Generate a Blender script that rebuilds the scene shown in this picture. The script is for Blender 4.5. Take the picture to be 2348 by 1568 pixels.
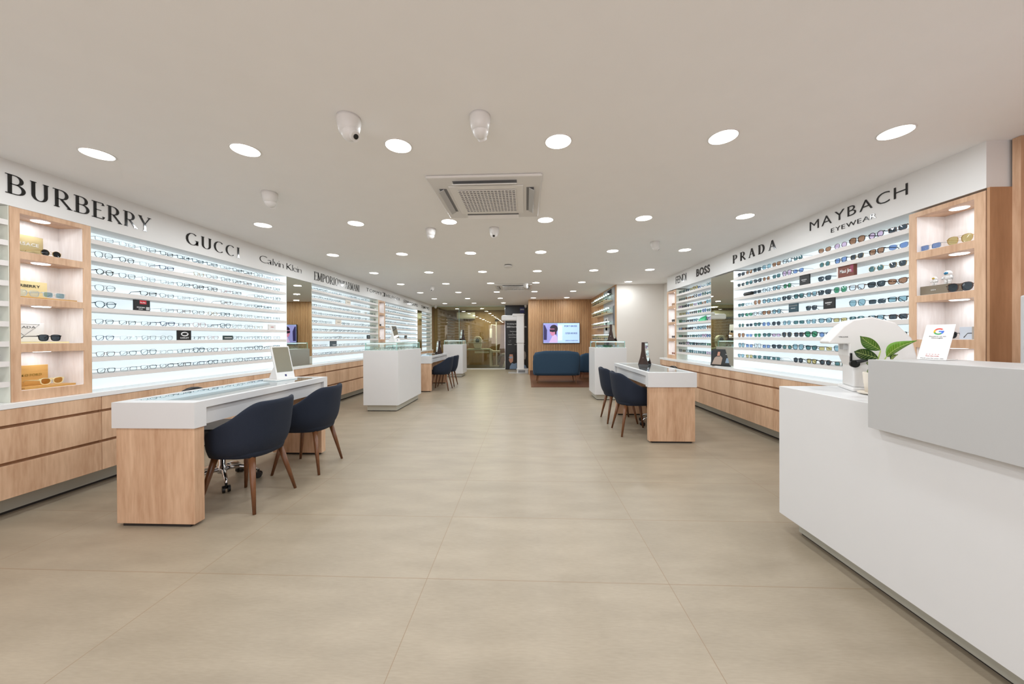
import bpy, math, random
from mathutils import Vector, Matrix
R_ = math.radians; PI = math.pi
random.seed(7)
for o in list(bpy.data.objects): bpy.data.objects.remove(o)
scene = bpy.context.scene; C = scene.collection

# ------------------------------------------------------------------ camera
CE = 2.447                      # ceiling height
EYE = 1.2124
cam = bpy.data.cameras.new('camera'); cam.sensor_width = 36.0
cam.lens = 791.57 / 2348 * 36.0; cam.clip_start = 0.05; cam.clip_end = 100
cam.shift_y = -6.5 / 2348
camo = bpy.data.objects.new('camera', cam); C.objects.link(camo)
rx = Vector((0.99918231, 0.04016898, -0.00459994))
dn = Vector((-0.00442346, -0.00448134, -0.99998018))
fw = Vector((-0.04018880, 0.99918285, -0.00429999))
m3 = Matrix((rx, -dn, -fw)).transposed()
camo.matrix_world = Matrix.Translation((0, 0, EYE)) @ m3.to_4x4()
scene.camera = camo
# ------------------------------------------------------------------ world + exposure
w = bpy.data.worlds.new('world'); scene.world = w; w.use_nodes = True
w.node_tree.nodes['Background'].inputs[0].default_value = (0.9, 0.95, 1, 1)
w.node_tree.nodes['Background'].inputs[1].default_value = 0.3
scene.view_settings.view_transform = 'Standard'; scene.view_settings.look = 'None'
scene.view_settings.gamma = 1.0; scene.view_settings.use_curve_mapping = False
scene.view_settings.exposure = 0.23
scene.cycles.transparent_max_bounces = 24
LAMP_W = 5.4          # watts of each ceiling downlight
PANEL_E = 0.67        # radiance of the light boxes behind the shelves

# unseen fill lamp added behind the camera to brighten ceiling and fronts
def area(name, loc, rot, sx, sy, power, col, parent=None, shape='RECTANGLE'):
    l = bpy.data.lights.new(name, 'AREA'); l.shape = shape; l.size = sx; l.size_y = sy; l.energy = power; l.color = col
    o = bpy.data.objects.new(name, l); C.objects.link(o); o.location = loc; o.rotation_euler = rot
    if parent: o.parent = parent
    return o
area('front_fill_lamp', (-0.3, -2.35, 1.3), (R_(90), 0, 0), 5.6, 2.0, 46, (1.0, 0.93, 0.99))

# ------------------------------------------------------------------ materials
def s2l(c):
    return tuple(((x/255)/12.92 if x/255 <= 0.04045 else (((x/255)+0.055)/1.055)**2.4) for x in c)
M = {}
def mat(name, rgb, rough=0.5, metal=0.0, emit=0.0, ecol=None, coat=0.0, spec=None, bump=None, nv=0.0, nscale=6):
    if name in M: return M[name]
    m = bpy.data.materials.new(name); m.use_nodes = True; nt = m.node_tree; b = nt.nodes['Principled BSDF']
    c = s2l(rgb) + (1,)
    b.inputs['Base Color'].default_value = c; b.inputs['Roughness'].default_value = rough; b.inputs['Metallic'].default_value = metal
    if coat: b.inputs['Coat Weight'].default_value = coat; b.inputs['Coat Roughness'].default_value = 0.08
    if spec is not None: b.inputs['Specular IOR Level'].default_value = spec
    if emit:
        b.inputs['Emission Color'].default_value = s2l(ecol or rgb) + (1,); b.inputs['Emission Strength'].default_value = emit
    tc = nt.nodes.new('ShaderNodeTexCoord'); n = nt.nodes.new('ShaderNodeTexNoise'); n.inputs['Scale'].default_value = nscale
    nt.links.new(tc.outputs['Object'], n.inputs['Vector'])
    mx = nt.nodes.new('ShaderNodeMix'); mx.data_type = 'RGBA'; mx.inputs[6].default_value = c
    k = 1 - (nv or 0.03); mx.inputs[7].default_value = (c[0]*k, c[1]*k, c[2]*k, 1)
    nt.links.new(n.outputs['Fac'], mx.inputs[0]); nt.links.new(mx.outputs[2], b.inputs['Base Color'])
    if bump:
        n2 = nt.nodes.new('ShaderNodeTexNoise'); n2.inputs['Scale'].default_value = bump[0]
        nt.links.new(tc.outputs['Object'], n2.inputs['Vector'])
        bp = nt.nodes.new('ShaderNodeBump'); bp.inputs['Strength'].default_value = bump[1]; bp.inputs['Distance'].default_value = 0.002
        nt.links.new(n2.outputs['Fac'], bp.inputs['Height']); nt.links.new(bp.outputs[0], b.inputs['Normal'])
    M[name] = m; return m
def wood(name, dark, light, rough=0.45, axis='Z', scale=1.0):
    m = bpy.data.materials.new(name); m.use_nodes = True; nt = m.node_tree; b = nt.nodes['Principled BSDF']; b.inputs['Roughness'].default_value = rough
    tc = nt.nodes.new('ShaderNodeTexCoord'); mp = nt.nodes.new('ShaderNodeMapping')
    sc = {'Z': (1, 1, 0.12), 'Y': (1, 0.12, 1), 'X': (0.12, 1, 1)}[axis]
    mp.inputs['Scale'].default_value = tuple(x*scale for x in sc)
    nt.links.new(tc.outputs['Object'], mp.inputs['Vector'])
    n1 = nt.nodes.new('ShaderNodeTexNoise'); n1.inputs['Scale'].default_value = 7; n1.inputs['Detail'].default_value = 5; n1.inputs['Distortion'].default_value = 0.6
    n2 = nt.nodes.new('ShaderNodeTexNoise'); n2.inputs['Scale'].default_value = 60; n2.inputs['Detail'].default_value = 3
    for n in (n1, n2): nt.links.new(mp.outputs[0], n.inputs['Vector'])
    a = nt.nodes.new('ShaderNodeMath'); a.operation = 'MULTIPLY_ADD'; a.inputs[1].default_value = 0.35; nt.links.new(n2.outputs['Fac'], a.inputs[0])
    a2 = nt.nodes.new('ShaderNodeMath'); a2.operation = 'MULTIPLY'; a2.inputs[1].default_value = 0.65; nt.links.new(n1.outputs['Fac'], a2.inputs[0])
    nt.links.new(a2.outputs[0], a.inputs[2])
    r = nt.nodes.new('ShaderNodeValToRGB'); r.color_ramp.elements[0].position = 0.33; r.color_ramp.elements[1].position = 0.66
    r.color_ramp.elements[0].color = s2l(dark) + (1,); r.color_ramp.elements[1].color = s2l(light) + (1,)
    nt.links.new(a.outputs[0], r.inputs[0]); nt.links.new(r.outputs[0], b.inputs['Base Color'])
    M[name] = m; return m
def clear(name, tint, refl=0.1, rough=0.0):
    m = bpy.data.materials.new(name); m.use_nodes = True; nt = m.node_tree; nt.nodes.clear()
    out = nt.nodes.new('ShaderNodeOutputMaterial'); t = nt.nodes.new('ShaderNodeBsdfTransparent'); t.inputs[0].default_value = s2l(tint) + (1,)
    g = nt.nodes.new('ShaderNodeBsdfGlossy'); g.inputs['Roughness'].default_value = rough; g.inputs['Color'].default_value = (1, 1, 1, 1)
    fc_ = nt.nodes.new('ShaderNodeLayerWeight'); fc_.inputs['Blend'].default_value = 0.5
    lw = nt.nodes.new('ShaderNodeMath'); lw.operation = 'POWER'; lw.inputs[1].default_value = 5.0; nt.links.new(fc_.outputs['Facing'], lw.inputs[0])
    ad = nt.nodes.new('ShaderNodeMath'); ad.operation = 'ADD'; ad.use_clamp = True; ad.inputs[1].default_value = refl
    mx = nt.nodes.new('ShaderNodeMixShader'); nt.links.new(lw.outputs[0], ad.inputs[0]); nt.links.new(ad.outputs[0], mx.inputs[0])
    nt.links.new(t.outputs[0], mx.inputs[1]); nt.links.new(g.outputs[0], mx.inputs[2]); nt.links.new(mx.outputs[0], out.inputs[0])
    M[name] = m; return m
W_LAM = mat('white_laminate', (220, 219, 219), 0.35)
W_WALL = mat('painted_wall', (226, 220, 212), 0.75, bump=(120, 0.08))
W_CEIL = mat('painted_ceiling', (248, 247, 246), 0.85)
W_SOF = mat('soffit_board', (230, 228, 226), 0.45)
W_STONE = mat('white_worktop', (236, 234, 232), 0.22)
SHELF = mat('shelf_board', (226, 220, 216), 0.4)
CREAM = mat('cream_side_panel', (228, 228, 214), 0.5)
PLINTH = mat('grey_plinth', (190, 188, 176), 0.4, metal=0.25)
GAP = mat('dark_gap', (40, 34, 30), 0.8)  # dark colour stands in for the shade in gaps at floor level
GREYBAR = mat('grey_upstand', (186, 185, 184), 0.4)
PANEL = mat('light_box', (236, 242, 246), 0.35, emit=PANEL_E, ecol=(218, 236, 243))
LAMP = mat('lamp_diffuser', (255, 250, 242), 0.5, emit=6.0, ecol=(255, 248, 238))
SPOT = mat('spot_diffuser', (245, 248, 255), 0.5, emit=5.0, ecol=(240, 245, 255))
WHITE = mat('white_plastic', (228, 226, 224), 0.35)
LIGHTGREY = mat('light_grey_plastic', (190, 190, 190), 0.4)
MIDGREY = mat('mid_grey', (120, 120, 122), 0.5)
BLACK = mat('black_plastic', (14, 14, 16), 0.35)
BLACKG = mat('black_gloss_acrylic', (10, 11, 13), 0.12, coat=0.4)
CHROME = mat('chrome', (225, 226, 230), 0.08, metal=1.0)
NAVY = mat('navy_fabric', (19, 29, 47), 0.85, bump=(420, 0.35), nv=0.16, nscale=240)
TEALN = mat('blue_sofa_fabric', (36, 62, 84), 0.85, bump=(300, 0.3), nv=0.12, nscale=200)
WALNUT = wood('walnut_leg', (88, 52, 28), (128, 82, 48), 0.35)
BROWNM = wood('dark_brown_frame', (38, 24, 20), (62, 40, 32), 0.3)
MIRROR = mat('mirror_glass', (222, 226, 216), 0.01, metal=1.0, nv=0.001)
WOOD = wood('light_maple_laminate', (184, 142, 110), (222, 186, 154), 0.42)
WOODD = wood('warm_maple_side', (160, 118, 84), (184, 140, 104), 0.45)
WOODN = wood('pale_niche_lining', (220, 210, 204), (240, 235, 232), 0.45)
SLAT = wood('slatted_oak', (176, 132, 90), (202, 160, 116), 0.5)
SLATB = mat('slat_backing', (186, 144, 104), 0.8)
BACKW = wood('exam_room_oak', (112, 84, 50), (142, 112, 72), 0.6)
BROWNF = wood('brown_floor_board', (86, 52, 34), (112, 72, 50), 0.4, 'X')
GOLD = mat('gold_metal', (196, 160, 84), 0.3, metal=0.8)
RED = mat('red_label', (196, 24, 44), 0.4)
YEL = mat('yellow_card', (232, 214, 160), 0.5)
OLIVE = mat('gold_plaque', (172, 152, 108), 0.18, metal=0.5)
OAKB = wood('oak_stand', (190, 140, 70), (216, 170, 100), 0.45, 'Y')
TAUPE = mat('taupe_box', (128, 116, 98), 0.5)
MINT = mat('green_card', (70, 200, 140), 0.5)
LEAF = mat('leaf_green', (70, 120, 30), 0.4, nv=0.35, nscale=18)
LEAFL = mat('leaf_vein', (176, 196, 110), 0.45)
POTM = mat('cream_pot', (226, 216, 202), 0.6)
INK = mat('black_ink', (26, 26, 28), 0.6)
GREYINK = mat('grey_ink', (120, 120, 120), 0.6)
WINK = mat('white_ink', (232, 232, 232), 0.6)
SKIN = mat('skin_print', (196, 142, 118), 0.6)
HAIRP = mat('hair_print', (26, 22, 24), 0.6)
DENIM = mat('denim_print', (120, 142, 168), 0.6)
NAVYP = mat('navy_print', (28, 34, 92), 0.5)
PINKP = mat('plum_print', (150, 60, 90), 0.5)
CURT = mat('rust_curtain', (112, 72, 54), 0.9)
DFLOOR = mat('exam_floor', (58, 62, 54), 0.3)
GLASSP = clear('partition_glass', (232, 230, 214), 0.07)
GLASSC = clear('case_glass', (246, 251, 249), 0.035)
GLASSE = mat('glass_edge', (150, 196, 186), 0.2, emit=0.12, ecol=(170, 220, 210))  # faint glow put into the material; the edges are no lamps
GLASST = clear('desk_glass', (232, 240, 242), 0.07)
LENSC = clear('clear_lens', (246, 250, 250), 0.02)
def scr(name, rgb, e): return mat(name, rgb, 0.3, emit=e, ecol=rgb)

# floor: 1.2 x 0.6 m porcelain tiles with fine brown joints
def floor_mat():
    m = bpy.data.materials.new('porcelain_floor_tiles'); m.use_nodes = True; nt = m.node_tree; b = nt.nodes['Principled BSDF']
    tc = nt.nodes.new('ShaderNodeTexCoord'); sp = nt.nodes.new('ShaderNodeSeparateXYZ'); nt.links.new(tc.outputs['Object'], sp.inputs[0])
    def mth(op, a, bb=None, c=None):
        n = nt.nodes.new('ShaderNodeMath'); n.operation = op
        for i, v in enumerate((a, bb, c)):
            if v is None: continue
            if isinstance(v, (int, float)): n.inputs[i].default_value = v
            else: nt.links.new(v, n.inputs[i])
        return n.outputs[0]
    def line(axis, off, size, half):
        t = mth('DIVIDE', mth('SUBTRACT', sp.outputs[axis], off), size); fr = mth('FRACT', mth('ADD', t, 100.5))
        return mth('LESS_THAN', mth('ABSOLUTE', mth('SUBTRACT', fr, 0.5)), half/size), mth('FLOOR', mth('ADD', t, 100.0))
    lx, ix = line(0, -0.503, 1.2, 0.0016); ly, iy = line(1, 1.7165, 0.6, 0.0019)
    j = mth('MAXIMUM', lx, ly)
    mp = nt.nodes.new('ShaderNodeMapping'); mp.inputs['Scale'].default_value = (1.0, 3.2, 1); nt.links.new(tc.outputs['Object'], mp.inputs[0])
    n1 = nt.nodes.new('ShaderNodeTexNoise'); n1.inputs['Scale'].default_value = 2.2; n1.inputs['Detail'].default_value = 6; nt.links.new(mp.outputs[0], n1.inputs['Vector'])
    mp2 = nt.nodes.new('ShaderNodeMapping'); mp2.inputs['Scale'].default_value = (6, 40, 1); nt.links.new(tc.outputs['Object'], mp2.inputs[0])
    n2 = nt.nodes.new('ShaderNodeTexNoise'); n2.inputs['Scale'].default_value = 4; n2.inputs['Detail'].default_value = 4; nt.links.new(mp2.outputs[0], n2.inputs['Vector'])
    f = mth('ADD', mth('MULTIPLY', n1.outputs['Fac'], 0.62), mth('MULTIPLY', n2.outputs['Fac'], 0.38))
    r = nt.nodes.new('ShaderNodeValToRGB'); r.color_ramp.elements[0].position = 0.3; r.color_ramp.elements[1].position = 0.7
    r.color_ramp.elements[0].color = s2l((144, 131, 112)) + (1,); r.color_ramp.elements[1].color = s2l((165, 151, 131)) + (1,)
    nt.links.new(f, r.inputs[0])
    cb = nt.nodes.new('ShaderNodeCombineXYZ'); nt.links.new(ix, cb.inputs[0]); nt.links.new(iy, cb.inputs[1])
    wn = nt.nodes.new('ShaderNodeTexWhiteNoise'); nt.links.new(cb.outputs[0], wn.inputs['Vector'])
    hv = nt.nodes.new('ShaderNodeHueSaturation'); nt.links.new(r.outputs[0], hv.inputs['Color'])
    nt.links.new(mth('MULTIPLY_ADD', wn.outputs['Value'], 0.05, 0.975), hv.inputs['Value'])
    mx = nt.nodes.new('ShaderNodeMix'); mx.data_type = 'RGBA'; nt.links.new(j, mx.inputs[0]); nt.links.new(hv.outputs[0], mx.inputs[6])
    mx.inputs[7].default_value = s2l((138, 116, 92)) + (1,); nt.links.new(mx.outputs[2], b.inputs['Base Color'])
    nt.links.new(mth('MULTIPLY_ADD', n2.outputs['Fac'], 0.14, 0.30), b.inputs['Roughness'])
    b.inputs['Specular IOR Level'].default_value = 0.45
    M['floor'] = m; return m
FLOOR = floor_mat()

# ------------------------------------------------------------------ mesh helpers
class MB:
    def __init__(s): s.v = []; s.f = []; s.m = []; s.cur = 0
    def add(s, vs, fs):
        b = len(s.v); s.v += [tuple(v) for v in vs]
        for f in fs: s.f.append([i + b for i in f]); s.m.append(s.cur)
        return s
    def box(s, x0, x1, y0, y1, z0, z1):
        vs = [(x0,y0,z0),(x1,y0,z0),(x1,y1,z0),(x0,y1,z0),(x0,y0,z1),(x1,y0,z1),(x1,y1,z1),(x0,y1,z1)]
        return s.add(vs, [(0,3,2,1),(4,5,6,7),(0,1,5,4),(1,2,6,5),(2,3,7,6),(3,0,4,7)])
    def prism(s, poly, a, b, axis='z'):
        n = len(poly)
        def P(u, v, t): return {'z': (u, v, t), 'x': (t, u, v), 'y': (u, t, v)}[axis]
        vs = [P(u, v, a) for u, v in poly] + [P(u, v, b) for u, v in poly]
        fs = [tuple(range(n-1, -1, -1)), tuple(range(n, 2*n))] + [(i, (i+1) % n, (i+1) % n + n, i + n) for i in range(n)]
        return s.add(vs, fs)
    def tube(s, pts, r, n=8, closed=False, flat=1.0):
        pts = [Vector(p) for p in pts]; k = len(pts); rs = r if isinstance(r, (list, tuple)) else [r]*k
        vs = []; up0 = None
        for i, p in enumerate(pts):
            if closed: t = pts[(i+1) % k] - pts[i-1]
            else: t = pts[min(i+1, k-1)] - pts[max(i-1, 0)]
            t.normalize(); ref = up0 if up0 is not None else (Vector((0, 0, 1)) if abs(t.z) < 0.9 else Vector((1, 0, 0)))
            a = t.cross(ref)
            if a.length < 1e-4: a = t.cross(Vector((0, 1, 0)))
            a.normalize(); bb = a.cross(t).normalized(); up0 = bb
            for q in range(n):
                an = 2*PI*q/n; vs.append(p + a*math.cos(an)*rs[i]*flat + bb*math.sin(an)*rs[i])
        fs = []
        for i in range(k if closed else k-1):
            j = (i+1) % k
            for q in range(n): fs.append((i*n+q, i*n+(q+1) % n, j*n+(q+1) % n, j*n+q))
        if not closed: fs += [tuple(range(n-1, -1, -1)), tuple((k-1)*n + q for q in range(n))]
        return s.add(vs, fs)
    def cyl(s, p, q, r1, r2=None, n=20): return s.tube([p, q], [r1, r1 if r2 is None else r2], n)
    def lathe(s, prof, n=28, c=(0, 0, 0)):
        vs = []
        for r, z in prof:
            for q in range(n): vs.append((c[0] + r*math.cos(2*PI*q/n), c[1] + r*math.sin(2*PI*q/n), c[2] + z))
        fs = []
        for i in range(len(prof)-1):
            for q in range(n): fs.append((i*n+q, i*n+(q+1) % n, (i+1)*n+(q+1) % n, (i+1)*n+q))
        fs += [tuple(range(n-1, -1, -1)), tuple((len(prof)-1)*n + q for q in range(n))]
        return s.add(vs, fs)
    def ball(s, c, r, n=14, sc=(1, 1, 1)):
        prof = []; vs = []; k = n//2 + 1
        for i in range(k+1):
            th = PI*i/k
            for q in range(n):
                vs.append((c[0] + r*sc[0]*math.sin(th)*math.cos(2*PI*q/n), c[1] + r*sc[1]*math.sin(th)*math.sin(2*PI*q/n), c[2] + r*sc[2]*math.cos(th)))
        fs = []
        for i in range(k):
            for q in range(n): fs.append((i*n+q, (i+1)*n+q, (i+1)*n+(q+1) % n, i*n+(q+1) % n))
        return s.add(vs, fs)
    def mesh(s, name):
        me = bpy.data.meshes.new(name); me.from_pydata(s.v, [], s.f); return me
    def build(s, name, m, parent=None, smooth=False, bevel=0.0, sub=0, solid=0, loc=None):
        me = s.mesh(name)
        for x in (m if isinstance(m, (list, tuple)) else [m]): me.materials.append(x)
        if isinstance(m, (list, tuple)):
            for p, i in zip(me.polygons, s.m): p.material_index = i
        if smooth:
            me.shade_smooth()
        me.validate(); me.update()
        o = bpy.data.objects.new(name, me); C.objects.link(o)
        if parent: o.parent = parent
        if loc: o.location = loc
        if solid: md = o.modifiers.new('s', 'SOLIDIFY'); md.thickness = solid; md.offset = 0
        if bevel: md = o.modifiers.new('b', 'BEVEL'); md.width = bevel; md.segments = 2; md.limit_method = 'ANGLE'; md.angle_limit = R_(40)
        if sub: md = o.modifiers.new('u', 'SUBSURF'); md.levels = sub; md.render_levels = sub
        return o
def B(x0, x1, y0, y1, z0, z1): return MB().box(x0, x1, y0, y1, z0, z1)
def tag(o, label, cat, group=None, kind=None):
    o['label'] = label; o['category'] = cat
    if group: o['group'] = group
    if kind: o['kind'] = kind
    return o
def thing(name, label, cat, loc=(0, 0, 0), rz=0, group=None):
    o = bpy.data.objects.new(name, None); o.empty_display_size = 0.1; C.objects.link(o); o.location = loc; o.rotation_euler = (0, 0, rz)
    return tag(o, label, cat, group)
def struct(o): o['kind'] = 'structure'; return o
def copytree(src, label=None, loc=None, rz=None, group=None):
    def cp(o, par):
        c = o.copy(); C.objects.link(c)
        if par: c.parent = par
        for ch in o.children: cp(ch, c)
        return c
    r = cp(src, None)
    if label: r['label'] = label
    if loc: r.location = loc
    if rz is not None: r.rotation_euler = (0, 0, rz)
    if group: r['group'] = group
    return r
ORD = ['first','second','third','fourth','fifth','sixth','seventh','eighth','ninth','tenth','eleventh','twelfth','thirteenth','fourteenth','fifteenth','sixteenth','seventeenth','eighteenth']

# ------------------------------------------------------------------ lettering
def arc(cx, cy, rx_, ry_, a0, a1, n=12):
    return [(cx + rx_*math.cos(R_(a0 + (a1-a0)*i/n)), cy + ry_*math.sin(R_(a0 + (a1-a0)*i/n))) for i in range(n+1)]
# serif capitals as stroke skeletons: (width, strokes, serif spots)
G = {
 'B': (.66, [[(.12,0),(.12,1)], [(.12,1),(.3,1)]+arc(.3,.76,.23,.24,90,-90)+[(.12,.52)], [(.12,.52),(.33,.52)]+arc(.33,.26,.27,.26,90,-90)+[(.12,0)]], [(.08,1),(.08,0)]),
 'U': (.76, [[(.13,1),(.13,.3)]+arc(.37,.3,.24,.3,180,360)+[(.61,1)]], [(.13,1),(.61,1)]),
 'R': (.72, [[(.12,0),(.12,1)], [(.12,1),(.3,1)]+arc(.3,.74,.24,.26,90,-90)+[(.12,.48)], [(.3,.48),(.68,0)]], [(.08,1),(.12,0),(.66,0)]),
 'P': (.62, [[(.12,0),(.12,1)], [(.12,1),(.3,1)]+arc(.3,.73,.24,.27,90,-90)+[(.12,.46)]], [(.08,1),(.12,0)]),
 'E': (.58, [[(.12,0),(.12,1)], [(.12,1),(.5,1),(.52,.86)], [(.12,.52),(.42,.52)], [(.12,0),(.52,0),(.55,.14)]], [(.08,1),(.08,0)]),
 'Y': (.68, [[(.04,1),(.34,.46)], [(.64,1),(.34,.46)], [(.34,.46),(.34,0)]], [(.06,1),(.62,1),(.34,0)]),
 'G': (.84, [arc(.42,.5,.34,.5,48,330)+[(.72,.3)], [(.72,.42),(.72,.05)]], [(.7,.42)]),
 'C': (.76, [arc(.42,.5,.34,.5,48,312)], []),
 'I': (.3, [[(.15,0),(.15,1)]], [(.15,0),(.15,1)]),
 'A': (.76, [[(.06,0),(.37,1)], [(.37,1),(.68,0)], [(.17,.34),(.57,.34)]], [(.07,0),(.68,0)]),
 'D': (.74, [[(.12,0),(.12,1)], [(.12,1),(.28,1)]+arc(.28,.5,.36,.5,90,-90)+[(.12,0)]], [(.08,1),(.08,0)]),
 'O': (.82, [arc(.41,.5,.33,.5,0,360,24)], []),
 'M': (.92, [[(.12,0),(.12,1)], [(.12,1),(.45,.08)], [(.45,.08),(.78,1)], [(.78,1),(.78,0)]], [(.1,1),(.12,0),(.8,1),(.78,0)]),
 'N': (.8, [[(.12,0),(.12,1)], [(.12,1),(.66,0)], [(.66,0),(.66,1)]], [(.1,1),(.12,0),(.66,1)]),
}
def serif_glyph(ch, thick, thin, xs):
    """list of convex polygons"""
    wd, st, sf = G[ch]; out = []
    for pl in st:
        pl = [(x*xs, y) for x, y in pl]
        L = []; Rr = []
        for i, (x, y) in enumerate(pl):
            a = pl[max(i-1, 0)]; b = pl[min(i+1, len(pl)-1)]
            dx, dy = b[0]-a[0], b[1]-a[1]; l = math.hypot(dx, dy) or 1; dx /= l; dy /= l
            up = abs(dy)
            wv = thin + (thick-thin)*up**2
            if len(pl) == 2 and dx*dy > 0.02 and abs(dx) > 0.15: wv = thin*1.2          # rising diagonals are hairlines
            L.append((x - dy*wv/2, y + dx*wv/2)); Rr.append((x + dy*wv/2, y - dx*wv/2))
        for i in range(len(pl)-1): out.append([L[i], L[i+1], Rr[i+1], Rr[i]])
    for x, y in sf: out.append([(x*xs-.11, y-thin/2), (x*xs+.11, y-thin/2), (x*xs+.11, y+thin/2), (x*xs-.11, y+thin/2)])
    return wd*xs, out
_glyph = {}
def sans_glyph(ch, offset=0.0):
    key = (ch, offset)
    if key in _glyph: return _glyph[key]
    cu = bpy.data.curves.new('t', 'FONT'); cu.body = ch; cu.size = 1.0; cu.offset = offset; cu.resolution_u = 4
    o = bpy.data.objects.new('t', cu); C.objects.link(o); bpy.context.view_layer.update()
    dg = bpy.context.evaluated_depsgraph_get(); me = o.evaluated_get(dg).to_mesh()
    vs = [(v.co.x, v.co.y) for v in me.vertices]; fs = [list(p.vertices) for p in me.polygons]
    o.evaluated_get(dg).to_mesh_clear(); bpy.data.objects.remove(o)
    x0 = min(v[0] for v in vs); x1 = max(v[0] for v in vs)
    _glyph[key] = (x1-x0, [(x-x0, y) for x, y in vs], fs); return _glyph[key]
def extrude_flat(mb, vs, fs, d):
    n = len(vs); edges = {}
    for f in fs:
        for i in range(len(f)):
            e = (f[i], f[(i+1) % len(f)]); edges[e] = edges.get(e, 0) + 1
    allv = [(x, y, 0) for x, y in vs] + [(x, y, d) for x, y in vs]
    out = [list(reversed(f)) for f in fs] + [[i+n for i in f] for f in fs]
    for (a, b) in edges:
        if (b, a) not in edges: out.append([a, b, b+n, a+n])
    mb.add(allv, out)
def text_letters(txt, style, height, length, depth, thick=.14, thin=.04, offset=0.0, gap=.1):
    """[(x, MB)] letters laid along x, text height in y, extruded in z; scaled to length"""
    items = []; x = 0
    for ch in txt:
        if ch == ' ': x += 0.32; continue
        mb = MB()
        if style == 'serif':
            wd, polys = serif_glyph(ch, thick, thin, 1.0)
            for p in polys: mb.prism(p, 0, 1, 'z')
        else:
            wd, vs, fs = sans_glyph(ch, offset); extrude_flat(mb, [(a/0.73, b/0.73) for a, b in vs], fs, 1); wd /= 0.73
        items.append((x, mb)); x += wd + gap
    tot = x - gap; k = length/tot if length else height
    for xo, mb in items: mb.v = [((xo+a)*k, b*height, c*depth) for a, b, c in mb.v]
    return items
def to_wall(mb, origin, ux, uy, uz):
    o = Vector(origin); mb.v = [tuple(o + ux*a + uy*b + uz*c) for a, b, c in mb.v]; return mb
def flat_text(name, txt, m, parent, origin, ux, uy, height, length=None, style='sans', offset=0.0, gap=.08, depth=.0012):
    """small printed line as one mesh, child of parent (parent local coordinates)"""
    ux = Vector(ux); uy = Vector(uy); uz = ux.cross(uy); all_ = MB()
    for xo, mb in text_letters(txt, style, height, length, depth, offset=offset, gap=gap): all_.add(mb.v, mb.f)
    to_wall(all_, origin, ux, uy, uz); return all_.build(name, m, parent)
def wall_sign(label, txt, style, side, y0, y1, z0, height, **kw):
    """raised black letters on the soffit; y0->y1 reading direction"""
    X = -3.54 if side == 'L' else 2.925
    ux = Vector((0, 1 if side == 'L' else -1, 0)); uy = Vector((0, 0, 1)); uz = ux.cross(uy)
    t = thing('sign_lettering', label, 'sign', (X, y0, z0), 0, None)
    for xo, mb in text_letters(txt, style, height, abs(y1-y0), 0.005, **kw):
        to_wall(mb, (0, 0, 0), ux, uy, uz).build('letter', BLACKG, t)
    return t

# ------------------------------------------------------------------ room shell
XL, XR = -3.54, 2.925
struct(B(-3.8, 3.4, -2.5, 13.30, -0.05, 0).build('floor', FLOOR))
struct(B(-3.8, 0.3, 13.30, 15.5, -0.05, 0).build('floor', DFLOOR))
struct(B(-3.8, 3.4, -2.5, 15.5, CE, CE+0.08).build('ceiling', W_CEIL))
struct(B(-3.86, -3.8, -2.5, 15.5, 0, CE).build('wall_left', W_WALL))
struct(B(3.10, 3.4, -2.5, 2.30, 0, CE).build('wall_right', WOODD))
struct(B(3.22, 3.4, 2.30, 8.19, 0, CE).build('wall_right', W_WALL))
struct(B(-3.8, 3.4, -2.56, -2.5, 0, CE).build('wall_front', W_WALL))
struct(B(2.13, 3.4, 8.19, 11.36, 0, CE).build('wall_right', W_WALL))
struct(B(0.125, 2.2, 11.30, 11.42, 0, CE).build('wall_back', SLATB))
struct(B(0.125, 0.3, 11.42, 15.5, 0, CE).build('wall_back', W_WALL))
struct(B(-3.8, 0.3, 15.4, 15.5, 0, CE).build('wall_back', BACKW))
struct(B(-3.80, -3.56, 13.35, 15.4, 0, CE).build('wall_left', BACKW))
struct(B(-3.86, XL, -2.5, 12.9, 2.136, CE).build('trim_1', W_SOF))
struct(B(XR, 3.22, 2.315, 7.27, 2.15, CE).build('trim_2', W_SOF))
# slatted oak lining of the waiting corner
mb = MB(); y = 0
x = 0.125
while x < 2.12: mb.box(x, x+0.045, 11.278, 11.30, 0.145, CE); x += 0.056
tag(mb.build('slatted_wall_panel', SLAT), 'oak vertical slat panelling behind the television', 'wall panel')
mb = MB(); y = 8.20
while y < 11.26: mb.box(2.112, 2.13, y, y+0.10, 0.145, CE); y += 0.104
tag(mb.build('wood_wall_panel', SLAT), 'oak panelled side wall carrying the lit acrylic shelves', 'wall panel')
tag(B(0.085, 0.125, 11.28, 13.2, 0, CE).build('wood_wall_panel', SLAT), 'narrow oak wall return beside the black poster', 'wall panel')
struct(B(0.125, 2.11, 11.262, 11.30, 0, 0.145).build('baseboard_back', BROWNF))
struct(B(0.125, 2.13, 8.42, 11.262, 0.0, 0.012).build('floor', BROWNF))
struct(B(2.13, 3.22, 8.175, 8.19, 0, CE).build('wall_right', W_WALL))
# near right end of the shelving run
e = thing('end_panel', 'warm wood end panel at the near end of the right shelving', 'panel', (3.0, 2.31, 0))
B(-0.075, 0.22, -0.012, 0.002, 0, 2.15-0.002).build('board', WOODD, e)
B(0.058, 0.098, -0.05, -0.012, 0, CE-0.002).build('edge_strip', WOOD, e)
# pale header trim below the ceiling where the glazing starts
struct(B(-3.8, 0.085, 13.25, 13.33, CE-0.03, CE).build('trim_3', mat('header_trim', (196, 208, 198), 0.4)))
struct(B(-3.56, -0.80, 13.28, 13.34, 0, 0.03).build('trim_4', W_STONE))

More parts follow.
